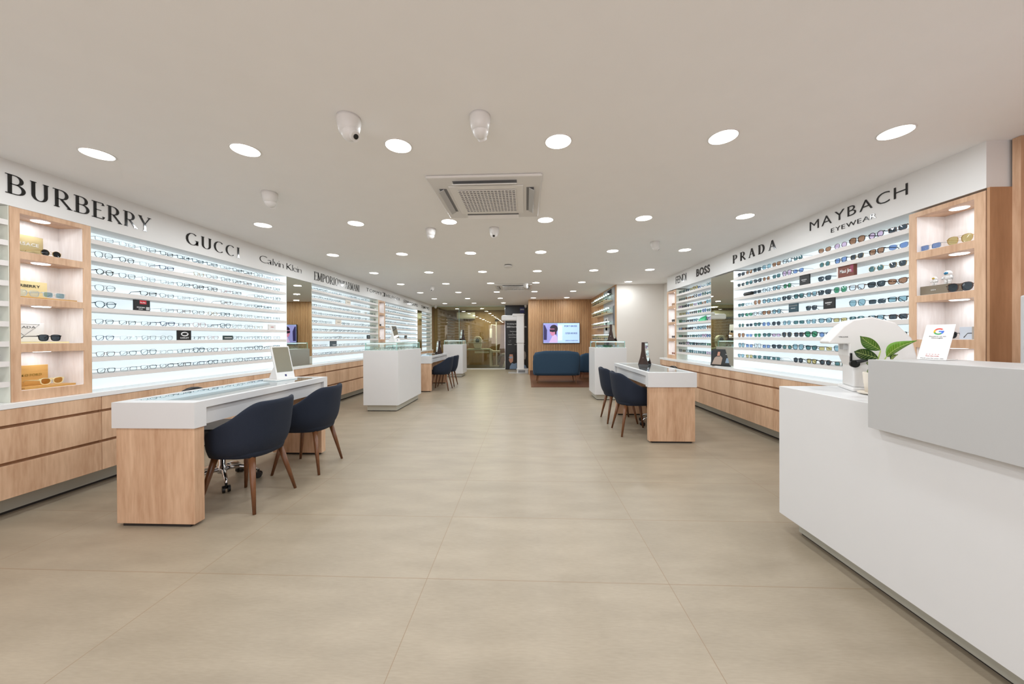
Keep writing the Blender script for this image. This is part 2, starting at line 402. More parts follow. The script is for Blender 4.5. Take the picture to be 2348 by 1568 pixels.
# ------------------------------------------------------------------ downlights
rows = [(2.19, [-2.844,-1.826,-0.812,0.209,1.224,2.245]), (3.64, [-2.845,-1.818,-0.809,0.211,1.228,2.252]), (5.0, [-2.846,-1.81,-0.799,0.221,1.246,2.26]),
        (6.42, [-2.864,-1.815,-0.803,0.217,1.255,2.272]), (7.785, [-2.853,-1.812,-0.79,0.233,1.257,2.282]), (9.275, [-2.861,-1.819,-0.778,0.235,1.265]),
        (10.75, [-2.873,-1.817,-0.794,0.239,1.268]), (12.22, [-2.885,-1.838,-0.792]), (0.75, [-2.84,-1.82,-0.81,0.21,1.22,2.24]), (-0.70, [-2.84,-1.82,-0.81,0.21,1.22,2.24])]
proto = None
for ri, (yy, xs) in enumerate(rows):
    for ci, xx in enumerate(xs):
        seen = ri < 8
        lab = f'round white downlight, {ORD[ri] if seen else "unseen"} row from the camera, {ORD[ci]} from left' if seen else 'round white downlight on the ceiling behind the camera'
        if proto is None:
            t = thing('ceiling_downlight', lab, 'ceiling light', (xx, yy, CE), 0, 'recessed ceiling downlights')
            MB().lathe([(0.068, -0.0035), (0.086, -0.0035), (0.088, 0), (0.068, 0)], 32).build('trim_ring', WHITE, t, smooth=False)
            MB().lathe([(0.0, -0.004), (0.079, -0.004), (0.079, -0.001), (0.0, -0.001)], 32).build('diffuser', LAMP, t)
            proto = t
        else: t = copytree(proto, lab, (xx, yy, CE))
        area('downlight_beam', (xx, yy, CE-0.012), (0, 0, 0), 0.15, 0.15, LAMP_W, (0.88, 0.95, 1.0), shape='DISK')

# ceiling cassette air conditioners
def cassette(cx, cy, label):
    t = thing('ceiling_air_conditioner', label, 'air conditioner', (cx, cy, CE), 0)
    s = 0.445
    MB().prism([(-s,-s),(s,-s),(s,s),(-s,s)], -0.022, 0).build('housing', WHITE, t, bevel=0.012)
    B(-0.30, 0.30, -0.30, 0.30, -0.030, -0.022).build('face_panel', W_STONE, t, bevel=0.004)
    g = B(-0.235, 0.235, -0.235, 0.235, -0.0335, -0.030).build('grille_backing', MIDGREY, t)
    mb = MB()
    for i in range(17): v = -0.235 + i*0.47/16; mb.box(v-0.004, v+0.004, -0.235, 0.235, -0.038, -0.033)
    for i in range(14): v = -0.235 + i*0.47/13; mb.box(-0.235, 0.235, v-0.004, v+0.004, -0.0385, -0.033)
    mb.build('grille', W_STONE, t)
    for k in range(4):
        a = PI/2*k; c, sn = math.cos(a), math.sin(a)
        def rot(p): return (p[0]*c - p[1]*sn, p[0]*sn + p[1]*c, p[2])
        d = B(-0.25, 0.25, 0.325, 0.385, -0.0235, -0.02); d.v = [rot(p) for p in d.v]; d.build('air_outlet', MIDGREY, t)
        l = MB().add([(-.25,.345,-.03),(.25,.345,-.03),(.25,.385,-.052),(-.25,.385,-.052),(-.25,.347,-.026),(.25,.347,-.026),(.25,.387,-.048),(-.25,.387,-.048)], [(0,3,2,1),(4,5,6,7),(0,1,5,4),(1,2,6,5),(2,3,7,6),(3,0,4,7)])
        l.v = [rot(p) for p in l.v]; l.build('louvre', LIGHTGREY if k in (1, 3) else W_STONE, t)
cassette(-0.315, 3.04, 'large white ceiling cassette air conditioner with square grille, nearest camera')
cassette(-0.29, 8.38, 'far ceiling cassette air conditioner seen small near the back')
# ceiling cameras
def turret(cx, cy, az, label, s=1.0, fixed=False):
    t = thing('security_camera', label, 'security camera', (cx, cy, CE), az)
    MB().lathe([(0.055*s, 0), (0.056*s, -0.015*s), (0.052*s, -0.045*s), (0.044*s, -0.075*s), (0.02*s, -0.085*s), (0, -0.085*s)], 28).build('mount', WHITE, t, smooth=True)
    eb = MB().ball((0.008*s, 0, -0.072*s), 0.043*s, 18).build('eyeball', WHITE, t, smooth=True)
    d = Vector((0.78, 0, -0.62)).normalized(); c = Vector((0.008*s, 0, -0.072*s))
    MB().cyl(c + d*0.034*s, c + d*0.046*s, 0.026*s, 0.024*s, 20).build('lens_ring', WHITE, eb)
    MB().cyl(c + d*0.046*s, c + d*0.050*s, 0.012*s, 0.012*s, 16).build('lens', BLACK, eb)
turret(-0.985, 1.90, R_(-20), 'white ceiling camera, nearest one on the left with bright lens', 1.15)
turret(-0.25, 1.92, R_(80), 'white ceiling camera nearest the camera, right of the lens-bright one', 1.05)
turret(-2.16, 2.84, R_(100), 'white ceiling camera above the left shelving', 1.05)
turret(-1.07, 3.87, R_(110), 'white ceiling camera behind the large air conditioner, left of pair', 1.0)
turret(-0.352, 3.88, R_(-90), 'white ceiling camera facing us behind the large air conditioner', 1.0)
turret(1.68, 4.56, R_(0), 'white ceiling camera on the right side above the sunglasses wall', 1.0)
turret(0.0, 7.85, R_(-30), 'small ceiling camera beside the far air conditioner', 1.0)
turret(-2.22, 8.15, R_(-100), 'small ceiling camera above the far left display case', 1.0)
turret(-3.42, 12.98, R_(-60), 'small ceiling camera at the end of the left soffit', 1.0)
turret(0.0, 13.05, R_(-90), 'small ceiling camera above the black poster', 1.0)
t = thing('smoke_detector', 'round white smoke detector on black base mid ceiling', 'smoke detector', (-0.295, 5.85, CE))
MB().lathe([(0.0, 0), (0.055, 0), (0.055, -0.012), (0.0, -0.012)]).build('base', BLACK, t)
MB().lathe([(0.0, -0.012), (0.068, -0.012), (0.068, -0.042), (0.05, -0.048), (0.0, -0.048)]).build('cap', WHITE, t)

# ------------------------------------------------------------------ eyewear
def outline(shape, w, h, n=18):
    """lens outline centred on 0 (u right = outer side, v up)"""
    pts = []
    for i in range(n):
        a = 2*PI*i/n; c, s = math.cos(a), math.sin(a)
        if shape == 'round': e = 1.0; u, v = c, s
        elif shape == 'rect':
            e = 0.45; u = math.copysign(abs(c)**e, c); v = math.copysign(abs(s)**e, s)*0.78
        elif shape == 'wayfarer':
            e = 0.62; u = math.copysign(abs(c)**e, c); v = math.copysign(abs(s)**e, s); u *= 1 + 0.14*v; v *= 0.92
        elif shape == 'cat':
            e = 0.8; u = math.copysign(abs(c)**e, c); v = math.copysign(abs(s)**e, s)*0.85 + max(0, u)*0.28*max(0, s)
            u *= 1 + 0.1*v
        else:           # aviator
            e = 0.85; u = math.copysign(abs(c)**e, c); v = math.copysign(abs(s)**e, s)*1.05; u = u*(1 + 0.12*v) - 0.08*(v if v < 0 else 0)*-1
        pts.append((u*w/2, v*h/2))
    return pts
def ring(mb, cy, cz, sgn, pts, t, x0, x1):
    n = len(pts); inner = []; outer = []
    for u, v in pts:
        l = math.hypot(u, v); inner.append((cy + sgn*u, cz + v)); k = (l + t)/l; outer.append((cy + sgn*u*k, cz + v*k))
    vs = [(x1, a, b) for a, b in outer] + [(x1, a, b) for a, b in inner] + [(x0, a, b) for a, b in outer] + [(x0, a, b) for a, b in inner]
    fs = []
    for i in range(n):
        j = (i+1) % n
        fs += [(i, j, n+j, n+i), (2*n+i, 3*n+i, 3*n+j, 2*n+j), (i, 2*n+i, 2*n+j, j), (n+i, n+j, 3*n+j, 3*n+i)]
    mb.add(vs, fs)
def eyewear_parts(shape, t, sun=False):
    """MBs in local coords: front plane at x=0 facing +x, width along y, bottom at z=0"""
    w, h = {'round': (.046, .042), 'rect': (.052, .040), 'wayfarer': (.050, .042), 'cat': (.052, .042), 'aviator': (.055, .048)}[shape]
    if sun: w *= 1.06; h *= 1.12
    pts = outline(shape, w, h); cz = h/2 + t + 0.001; cy = w/2 + 0.010
    front = MB()
    for s in (-1, 1): ring(front, s*cy, cz, s, pts, t, -0.003, 0.001)
    bz = cz + h*0.18
    front.tube([(-.001, -0.011, bz), (0.001, -0.005, bz+0.004), (0.001, 0.005, bz+0.004), (-.001, 0.011, bz)], max(t*0.6, 0.0011), 6)
    if shape == 'aviator': front.tube([(-.001, -0.016, cz+h*.44), (-.001, 0.016, cz+h*.44)], 0.001, 6)
    for s in (-1, 1): front.box(-0.006, 0.0, min(s*(cy+w/2-0.001), s*(cy+w/2+t+0.005)), max(s*(cy+w/2-0.001), s*(cy+w/2+t+0.005)), cz+h*.22, cz+h*.22+max(t*2.2, .003))
    lenses = []
    for s in (-1, 1):
        l = MB(); l.add([(-0.0012 - 0.02*(u/w)**2*0.1, s*cy + s*u, cz + v) for u, v in (pts if s > 0 else pts[::-1])] + [(0.0006, s*cy, cz)], [(i, (i+1) % len(pts), len(pts)) for i in range(len(pts))]); lenses.append(l)
    temples = []
    for s in (-1, 1):
        yy = s*(cy + w/2 + t + 0.003); z = cz + h*.25; tt = max(t*0.8, 0.0012); m_ = MB()
        p = [(-0.002, yy, z), (-0.06, yy*1.0, z), (-0.098, yy*0.97, z-0.001), (-0.135, yy*0.92, max(z-0.028, 0.003))]
        m_.tube(p, [tt*1.3, tt*1.1, tt, tt*1.1], 6, flat=0.55 if t > .0015 else 1); temples.append(m_)
    return front, lenses, temples
FR = {k: mat('frame_'+k, rgb, rg, metal=me) for k, (rgb, rg, me) in {
    'black': ((16, 18, 22), .25, 0), 'gunmetal': ((58, 66, 74), .3, .7), 'silver': ((168, 172, 178), .25, .8), 'gold': ((184, 152, 92), .25, .8),
    'teal': ((22, 62, 78), .25, 0), 'brown': ((86, 52, 36), .3, 0), 'crystal': ((206, 214, 218), .15, 0), 'navy': ((34, 54, 96), .3, 0), 'rose': ((176, 120, 116), .3, 0), 'cream': ((236, 222, 176), .3, 0), 'yellow': ((206, 190, 70), .3, 0)}.items()}
def tint(name, rgb, a):
    """tinted lens: absorbs most light, faint surface reflection"""
    m = bpy.data.materials.new('lens_'+name); m.use_nodes = True; nt = m.node_tree; b = nt.nodes['Principled BSDF']
    b.inputs['Base Color'].default_value = s2l(rgb)+(1,); b.inputs['Roughness'].default_value = 0.06
    tr = nt.nodes.new('ShaderNodeBsdfTransparent'); tr.inputs[0].default_value = s2l(tuple(min(255, c*1.5+50) for c in rgb))+(1,)
    mx = nt.nodes.new('ShaderNodeMixShader'); mx.inputs[0].default_value = a; out = nt.nodes['Material Output']
    nt.links.new(tr.outputs[0], mx.inputs[1]); nt.links.new(b.outputs[0], mx.inputs[2]); nt.links.new(mx.outputs[0], out.inputs[0])
    return m
LN = {'dark grey': tint('dark_grey', (44, 54, 62), .75), 'teal': tint('teal', (52, 84, 88), .62), 'green': tint('green', (40, 98, 72), .62), 'brown': tint('brown', (110, 78, 58), .6),
      'blue': tint('blue', (76, 98, 138), .55), 'yellow': tint('yellow', (200, 214, 70), .6), 'grey blue': tint('grey_blue', (92, 118, 128), .5), 'olive': tint('olive', (138, 126, 84), .6),
      'violet': tint('violet', (146, 120, 156), .5), 'pale blue': tint('pale_blue', (150, 190, 214), .35), 'clear': LENSC, 'black': tint('black', (12, 14, 18), .92), 'amber': tint('amber', (150, 100, 40), .7)}
_ew = {}
def eyewear_meshes(shape, t, fc, lc, sun):
    k = (shape, t, fc, lc, sun)
    if k not in _ew:
        fr, ls, ts = eyewear_parts(shape, t, sun); out = {}
        def mk(n, mb, m):
            me = mb.mesh(n); me.materials.append(m); me.validate(); return me
        out['front'] = mk('frame_front', fr, FR[fc]); out['lens'] = [mk('lens', l, LN[lc]) for l in ls]; out['temple'] = [mk('temple', q, FR[fc]) for q in ts]
        allm = MB(); allm.add(fr.v, fr.f)
        for q in ts: allm.add(q.v, q.f)
        allm.cur = 1
        for l in ls: allm.add(l.v, l.f)
        me = allm.mesh('eyewear'); me.materials.append(FR[fc]); me.materials.append(LN[lc])
        for p, i in zip(me.polygons, allm.m): p.material_index = i
        out['all'] = me; _ew[k] = out
    return _ew[k]
def eyewear(name, label, cat, group, loc, rz, shape, t, fc, lc, sun, detailed):
    ms = eyewear_meshes(shape, t, fc, lc, sun)
    if not detailed:
        o = bpy.data.objects.new(name, ms['all']); C.objects.link(o); o.location = loc; o.rotation_euler = (0, 0, rz); return tag(o, label, cat, group)
    r = thing(name, label, cat, loc, rz, group)
    for n, me in [('frame_front', ms['front'])] + [('lens', x) for x in ms['lens']] + [('temple', x) for x in ms['temple']]:
        o = bpy.data.objects.new(n, me); C.objects.link(o); o.parent = r
    return r
SHN = {'round': 'round', 'rect': 'rectangular', 'wayfarer': 'square-lens', 'cat': 'cat-eye', 'aviator': 'aviator'}

# ------------------------------------------------------------------ shelving bays
TOPS = [2.035, 1.895, 1.755, 1.619, 1.478, 1.340, 1.203, 1.066, 0.926]; SH_T = 0.036; D_IN = 0.21
def bay(side, y0, y1, label, lit_far=False):
    sg = -1 if side == 'L' else 1; X = XL if side == 'L' else XR
    t = thing('shelving_bay', label, 'display shelving', (X, (y0+y1)/2, 0.78)); yc = (y0+y1)/2
    a, b_ = y0-yc, y1-yc
    def bx(d0, d1, ya, yb, za, zb):
        xa, xb = sorted((sg*d0, sg*d1)); return B(xa, xb, ya, yb, za-0.78, zb-0.78)
    bx(D_IN, D_IN+0.02, a, b_, 0.782, 2.134).build('light_panel', PANEL, t)
    for ya, yb, mm in ((a, a+0.004, CREAM), (b_-0.004, b_, PANEL if lit_far else CREAM)): bx(0.001, D_IN, ya, yb, 0.782, 2.134).build('side_panel', mm, t)
    for z in TOPS: bx(0.0, D_IN, a+0.004, b_-0.004, z-SH_T, z).build('shelf', SHELF, t)
    return t
def mirror(side, y0, y1, label):
    sg = -1 if side == 'L' else 1; X = XL if side == 'L' else XR
    t = thing('wall_mirror', label, 'mirror', (X, (y0+y1)/2, 0.78)); hy = (y1-y0)/2
    xa, xb = sorted((sg*0.002, sg*0.008)); B(xa, xb, -hy+.004, hy-.004, 0.002, 1.352).build('mirror_glass', MIRROR, t)
    xa, xb = sorted((sg*0.008, sg*0.2)); B(xa, xb, -hy+.002, hy-.002, 0.002, 1.354).build('backing_box', SHELF, t)
NZ = [(2.10, 1.835), (1.783, 1.51), (1.462, 1.185), (1.126, 0.855)]
def niche(side, y0, y1, i0, i1, label, spots=True):
    sg = -1 if side == 'L' else 1; X = XL if side == 'L' else XR; yc = (y0+y1)/2
    t = thing('display_niche', label, 'display cabinet', (X, yc, 0.78))
    def bx(mb, d0, d1, ya, yb, za, zb):
        xa, xb = sorted((sg*d0, sg*d1)); mb.box(xa, xb, ya-yc, yb-yc, za-0.78, zb-0.78)
    f = MB(); bx(f, -0.003, 0.215, y0+.001, i0, 0.782, 2.134); bx(f, -0.003, 0.215, i1, y1-.001, 0.782, 2.134)
    zs = [2.134] + [z for p in NZ for z in p] + [0.782]
    for k in range(0, 10, 2): bx(f, -0.003, 0.215, i0, i1, zs[k+1], zs[k])
    fo = f.build('frame', WOOD, t)
    l = MB()
    for zt, zb in NZ:
        bx(l, 0.203, 0.214, i0, i1, zb, zt); bx(l, 0.004, 0.203, i0, i0+0.002, zb, zt); bx(l, 0.004, 0.203, i1-0.002, i1, zb, zt); bx(l, 0.004, 0.203, i0, i1, zb, zb+0.002)
    l.build('lining', WOODN, t)
    for zt, zb in NZ[:4]:
        r = 0.04 if (y1-y0) > .4 else 0.022
        MB().lathe([(0, -0.004), (r, -0.004), (r+.006, 0), (0, 0)], 20, (sg*0.1, 0, zt-0.78)).build('spot_light', SPOT, fo)
        area('niche_spot', (X+sg*0.1, yc, zt-0.010), (0, 0, 0), 2*r, 2*r, 0.22, (0.93, 0.96, 1.0), shape='DISK')
    return t
L_BAYS = [(2.675, 4.977, 'nearest left wall bay'), (5.582, 8.165, 'second left wall bay'), (8.564, 11.157, 'third left wall bay'), (11.631, 12.888, 'farthest left wall bay')]
bay('L', 0.9, 2.231, 'cream sided lit shelving cut by the left picture edge')
for i, (a, b_, nm) in enumerate(L_BAYS): bay('L', a, b_, ['backlit shelving of spectacles, nearest on the left wall', 'backlit shelving of spectacles behind the white display case, left wall', 'third backlit shelving bay on left wall beyond the wooden niche', 'narrow farthest backlit shelving bay at end of left wall'][i], i in (0, 2))
bay('R', 2.756, 4.986, 'backlit shelving of sunglasses, nearest on the right wall', True)
bay('R', 5.583, 6.84, 'narrower backlit sunglasses shelving beyond the right mirror')
mirror('L', 4.977, 5.582, 'tall frameless mirror between the first two left wall bays')
mirror('L', 11.157, 11.631, 'tall mirror near the far end of the left wall')
mirror('R', 4.986, 5.583, 'tall frameless mirror behind the black standee on right wall')
niche('L', 2.231, 2.675, 2.28, 2.627, 'light wood niche cabinet nearest on the left wall')
niche('L', 8.165, 8.564, 8.215, 8.515, 'slim wood niche cabinet far along the left wall')
niche('R', 2.315, 2.756, 2.372, 2.709, 'light wood niche cabinet nearest on the right wall')
niche('R', 6.84, 7.27, 6.90, 7.215, 'slim wood niche cabinet at far end of right wall')

SPEC_FR = ['black']*5 + ['teal']*4 + ['gunmetal']*5 + ['silver']*3 + ['crystal'] + ['gold', 'brown', 'navy', 'crystal', 'rose']
SUN_LN = ['dark grey']*5 + ['teal']*5 + ['grey blue']*4 + ['green']*2 + ['brown']*2 + ['blue', 'olive', 'violet', 'pale blue']
spec_list = []
rng = random.Random(11)
def fill_shelf(side, y0, y1, k, pitch, skip, bayname, sun, detailed):
    """one shelf of frames; skip = list of (ya, yb) kept for plaques"""
    sg = -1 if side == 'L' else 1; X = (XL if side == 'L' else XR) + sg*0.022
    n = int((y1-y0-0.06)/pitch); off = (y1-y0-0.03-n*pitch)/2*0.3 + 0.078; idx = 0
    for i in range(n):
        y = y0 + 0.02 + off + i*pitch + rng.uniform(-.006, .006)
        if y + 0.06 > y1: continue
        if any(a-0.062 < y < b_+0.062 for a, b_ in skip): continue
        if rng.random() < 0.03 and n > 9: continue
        idx += 1
        if sun:
            lc = rng.choice(SUN_LN); fc = rng.choice(['black']*5+['gunmetal', 'gold', 'teal', 'brown', 'silver']); sh = rng.choice(['wayfarer', 'wayfarer', 'round', 'aviator', 'cat', 'rect']); th = rng.choice([.0035, .0028, .0014]) if fc in ('black', 'brown', 'teal') else .0012
            lab = f'{SHN[sh]} sunglasses, {lc} lenses, {ORD[idx-1]} from front on {ORD[k]} shelf, {bayname}'
        else:
            lc = 'clear'; fc = rng.choice(SPEC_FR); sh = rng.choice(['round', 'wayfarer', 'wayfarer', 'rect', 'rect', 'cat', 'aviator']); th = rng.choice([.0032, .0024, .0017]) if fc in ('black', 'teal', 'brown', 'navy', 'crystal') else .0014
            lab = f'{fc} {SHN[sh]} spectacles, {ORD[idx-1]} from front on {ORD[k]} shelf, {bayname}'
        spec_list.append((y, dict(name='sunglasses' if sun else 'eyeglasses', label=lab, cat='sunglasses' if sun else 'glasses', group=('sunglasses on the ' if sun else 'spectacles on the ')+bayname,
            loc=(X, y, TOPS[k]+0.0005), rz=(0 if side == 'L' else PI) + rng.uniform(-.09, .09), shape=sh, t=th if (detailed or sun) else th*.8, fc=fc, lc=lc, sun=sun, detailed=detailed)))
skipL = {0: {4: [(2.994, 3.132)], 6: [(3.383, 3.528), (3.919, 4.063)], 5: [(4.60, 4.78)]}, 1: {7: [(6.134, 6.349)], 4: [(6.325, 6.538)], 1: [(6.689, 6.892)], 6: [(7.594, 7.744)]}, 2: {6: [(10.0, 10.23)]}, 3: {}}
for bi, (a, b_, nm) in enumerate(L_BAYS):
    for k in range(9): fill_shelf('L', a, b_, k, 0.168 if bi == 0 else 0.155, skipL[bi].get(k, []), nm, False, bi == 0)
for k in range(9): fill_shelf('R', 2.756, 4.986, k, 0.166, {2: [(3.70, 3.83), (3.205, 3.385), (4.604, 4.839)], 4: [(3.854, 3.983), (3.408, 3.533)]}.get(k, []), 'nearest right wall bay', True, True)
for k in range(9): fill_shelf('R', 5.583, 6.84, k, 0.146, {4: [(5.83, 6.06)]}.get(k, []), 'far right wall bay', True, False)
specs = sorted([s for s in spec_list if not s[1]['sun']], key=lambda s: s[0]); suns = [s for s in spec_list if s[1]['sun']]
for y, d in specs[:300] + suns: eyewear(**d)
mb = MB()
fr_s, ls_s, ts_s = eyewear_parts('rect', .0022)
rest = MB()
for y, d in specs[300:]:
    for part in [fr_s] + ts_s:
        c, s = math.cos(d['rz']), math.sin(d['rz']); L = d['loc']
        rest.add([(L[0] + p[0]*c - p[1]*s, L[1] + p[0]*s + p[1]*c, L[2] + p[2]) for p in part.v], part.f)
tag(rest.build('eyeglasses', FR['teal']), 'remaining dark spectacles on the far left wall bays', 'glasses', kind='stuff')
# the few sunglasses showing at the left picture edge
for k, lc in enumerate(['olive', 'brown', 'green', 'teal', 'black', 'black', 'green', 'violet', 'brown']):
    eyewear('sunglasses', f'sunglasses cut by the left picture edge on the {ORD[k]} shelf from the top', 'sunglasses', 'sunglasses at the left picture edge', (XL-0.02, 2.118, TOPS[k]+.0005), rng.uniform(-.1, .1), ['round', 'wayfarer', 'rect', 'wayfarer', 'wayfarer', 'rect', 'round', 'aviator', 'cat'][k], .002, 'gold' if k < 3 else 'black', lc, True, True)

# plaques and small cards on the shelves
def plaque(side, y0, y1, k, h, m, label, texts=(), extra=None, depth=.012, d=0.012):
    sg = -1 if side == 'L' else 1; X = (XL if side == 'L' else XR) + sg*d
    ux = Vector((0, 1, 0)) if side == 'L' else Vector((0, -1, 0)); uy = Vector((0, 0, 1))
    t = thing('brand_plaque', label, 'sign', (X, (y0+y1)/2, TOPS[k])); hw = (y1-y0)/2
    xa, xb = sorted((0, sg*depth)); blk = B(xa, xb, -hw, hw, 0.0, h).build('block', m, t, bevel=.001)
    uz = ux.cross(uy)
    for txt, tm, u0, v0, hh, ln in texts:
        flat_text('lettering', txt, tm, blk, tuple(uz*0.0005 + ux*(u0*2*hw-hw) + uy*(v0*h)), ux, uy, hh*h, ln*2*hw, offset=0.01)
    if extra:
        for em, u0, u1, v0, v1 in extra:
            q = MB().prism([(u0*2*hw-hw, v0*h), (u1*2*hw-hw, v0*h), (u1*2*hw-hw, v1*h), (u0*2*hw-hw, v1*h)], 0.0003, 0.0009, 'z'); to_wall(q, (0, 0, 0), ux, uy, uz).build('printed_panel', em, blk)
    return t
plaque('L', 2.994, 3.128, 4, .098, BLACK, 'black plaque with red label on fifth shelf of nearest left bay', [('Ray-Ban', WINK, .37, .72, .12, .34), ('GENUINE SINCE', WINK, .16, .26, .1, .5), ('1937', WINK, .28, .1, .08, .26)], [(RED, .34, .76, .62, .98), (LIGHTGREY, .74, .95, .08, .38)])
pq = plaque('L', 3.383, 3.528, 6, .10, BLACK, 'black square plaque with white oval ring mark, seventh shelf nearest left bay', [('OAKLEY', WINK, .18, .16, .16, .64)])
MB().tube([(0.002, .034*math.cos(2*PI*i/24), .062 + .018*math.sin(2*PI*i/24)) for i in range(24)], .0055, 6, closed=True).build('ring_mark', WINK, pq)
plaque('L', 3.919, 4.05, 6, .05, mat('dark_green_print', (38, 60, 58), .4), 'small dark picture card on seventh shelf of nearest left bay', [], [(LIGHTGREY, .1, .9, .35, .6)])
plaque('L', 4.63, 4.77, 5, .072, W_STONE, 'small white card on sixth shelf of nearest left bay', [('CARRERA', RED, .3, .45, .12, .4)])
plaque('L', 6.134, 6.349, 7, .10, mat('slate_print', (78, 92, 100), .5), 'slate grey plaque on eighth shelf of second left bay', [('Cartier', WINK, .35, .2, .22, .5)])
plaque('L', 6.325, 6.52, 4, .09, POTM, 'cream plaque on fifth shelf of second left bay', [('GUCCI', GREYINK, .25, .4, .16, .5)])
plaque('L', 6.689, 6.88, 1, .085, POTM, 'cream plaque on second shelf of second left bay', [('GUCCI', GREYINK, .25, .4, .16, .5)])
plaque('L', 7.594, 7.744, 6, .082, mat('ink_blue_print', (20, 40, 50), .4), 'dark square plaque on seventh shelf of second left bay', [('BOSS', WINK, .25, .4, .2, .5)])
plaque('L', 10.0, 10.2, 6, .09, BLACK, 'dark square plaque on seventh shelf of third left bay', [], [(LIGHTGREY, .3, .7, .2, .6)])
plaque('R', 3.70, 3.83, 2, .105, BLACK, 'black plaque with fine white lettering on third shelf, nearest right bay', [('PRADA', WINK, .24, .46, .12, .5), ('MILANO', WINK, .34, .34, .05, .3)])
plaque('R', 3.215, 3.385, 2, .115, mat('red_wood_print', (120, 66, 52), .5), 'plaque with red wood picture and white script, third shelf nearest right bay', [('Maui Jim', WINK, .2, .36, .3, .66)], [(PINKP, .80, .97, .3, .98), (W_STONE, 0, .09, 0, 1)], depth=.03)
plaque('R', 3.854, 3.983, 4, .095, mat('slate_teal_print', (44, 74, 86), .4), 'slate teal plaque on fifth shelf of nearest right bay', [('VERSACE', WINK, .25, .4, .1, .5)], [(GREYINK, .05, .95, .7, .8)])
plaque('R', 3.408, 3.533, 4, .115, BLACK, 'black plaque with short bold white lettering on fifth shelf, nearest right bay', [('BURBERRY', WINK, .2, .46, .12, .6), ('LONDON', WINK, .36, .34, .05, .28)])
t = thing('glasses_case', 'black hard spectacle case lying on third shelf, nearest right bay', 'case', (XR+.04, 4.72, TOPS[2]))
MB().tube([(0, -.085, .027), (0, -.07, .027), (0, .07, .027), (0, .085, .027)], [.018, .026, .026, .018], 16).build('shell', BLACK, t, smooth=True)
MB().tube([(-.028, -.075, .027), (-.028, .075, .027)], .0015, 6).build('seam', GREYINK, t)
t = thing('folded_card', 'bright green folded card on fifth shelf of far right bay', 'card', (XR+.03, 5.95, TOPS[4]))
MB().add([(0, -.11, .001), (.07, -.11, .001), (.03, -.11, .09), (0, .11, .001), (.07, .11, .001), (.03, .08, .06)], [(0, 2, 1), (3, 4, 5), (0, 3, 5, 2), (1, 2, 5, 4), (0, 1, 4, 3)]).build('card', MINT, t)

# ------------------------------------------------------------------ drawer runs
XFL, XFR = -3.49, 2.82
def drawers(side, y0, y1, label, grp):
    sg = -1 if side == 'L' else 1; X = XFL if side == 'L' else XFR; yc = (y0+y1)/2; h = (y1-y0)/2 - 0.0015
    t = thing('drawer_cabinet', label, 'cabinet', (X, yc, 0), 0, grp)
    def bx(d0, d1, za, zb, hh=h):
        xa, xb = sorted((sg*d0, sg*d1)); return B(xa, xb, -hh, hh, za, zb)
    bx(0.045, 0.29, 0.141, 0.745).build('body', WOODD, t)
    for za, zb in ((.142, .366), (.389, .617), (.638, .744)): bx(0.0, 0.03, za, zb).build('drawer_front', WOOD, t, bevel=.0015)
    bx(0.03, 0.05, 0.142, 0.744).build('finger_rail', WOODD, t)
    bx(0.14, 0.16, 0.018, 0.141, (y1-y0)/2).build('plinth', PLINTH, t)
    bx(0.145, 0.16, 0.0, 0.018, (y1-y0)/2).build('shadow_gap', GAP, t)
ys = [1.10, 1.90, 2.70, 3.49, 4.29, 5.08, 5.88, 6.68, 7.48, 8.28, 9.08, 9.88, 10.68, 11.48, 12.28, 12.88]
for i in range(len(ys)-1): drawers('L', ys[i], ys[i+1], f'maple drawer cabinet under the left worktop, {ORD[i]} from the camera end', 'drawer cabinets along the left wall')
ys = [2.40, 3.22, 4.06, 4.90, 5.74, 6.58, 7.385]
for i in range(len(ys)-1): drawers('R', ys[i], ys[i+1], f'maple drawer cabinet under the right worktop, {ORD[i]} from the camera end', 'drawer cabinets along the right wall')
tag(B(-3.79, XFL+0.004, 1.1, 12.89, 0.7455, 0.7815).build('worktop', W_STONE, bevel=.002), 'long white worktop along the left wall drawers', 'worktop')
tag(B(XFR-0.004, 3.215, 2.32, 7.40, 0.7455, 0.7815).build('worktop', W_STONE, bevel=.002), 'long white worktop along the right wall drawers', 'worktop')

# ------------------------------------------------------------------ signs on the soffits
wall_sign('largest black serif lettering above the nearest left wall niche', 'BURBERRY', 'serif', 'L', 2.219, 3.123, 2.222, .128, thick=.135, thin=.04, gap=.16)
wall_sign('black serif lettering with five letters, second sign along left soffit', 'GUCCI', 'serif', 'L', 3.462, 4.147, 2.213, .122, thick=.13, thin=.035, gap=.12)
wall_sign('thin lower-case sans lettering, third sign along left soffit', 'Calvin Klein', 'sans', 'L', 4.464, 5.321, 2.238, .105, offset=-.027, gap=.07)
s1 = wall_sign('condensed serif lettering with striped bird mark, fourth sign on left soffit', 'EMPORIO', 'serif', 'L', 5.648, 6.395, 2.20, .135, thick=.115, thin=.035, gap=.09)
for xo, mb in text_letters('ARMANI', 'serif', .135, 0.58, 0.005, thick=.115, thin=.035, gap=.09):
    to_wall(mb, (0, 7.222-.58-5.648, 0), Vector((0, 1, 0)), Vector((0, 0, 1)), Vector((1, 0, 0))).build('letter', BLACKG, s1)
emb = MB()
for i, wv in enumerate([.25, .22, .19, .16, .12, .09, .06]):
    z = .128 - i*.017; cy_ = 0.872
    if i < 3:
        g_ = .02 + .012*(3-i)
        emb.box(0, .005, cy_-wv/2, cy_-g_/2-.012, z-.009, z); emb.box(0, .005, cy_+g_/2+.012, cy_+wv/2, z-.009, z)
        emb.box(0, .005, cy_-.008, cy_+.008, z-.009, z)
    else: emb.box(0, .005, cy_-wv/2, cy_+wv/2, z-.009, z)
emb.build('emblem', BLACKG, s1)
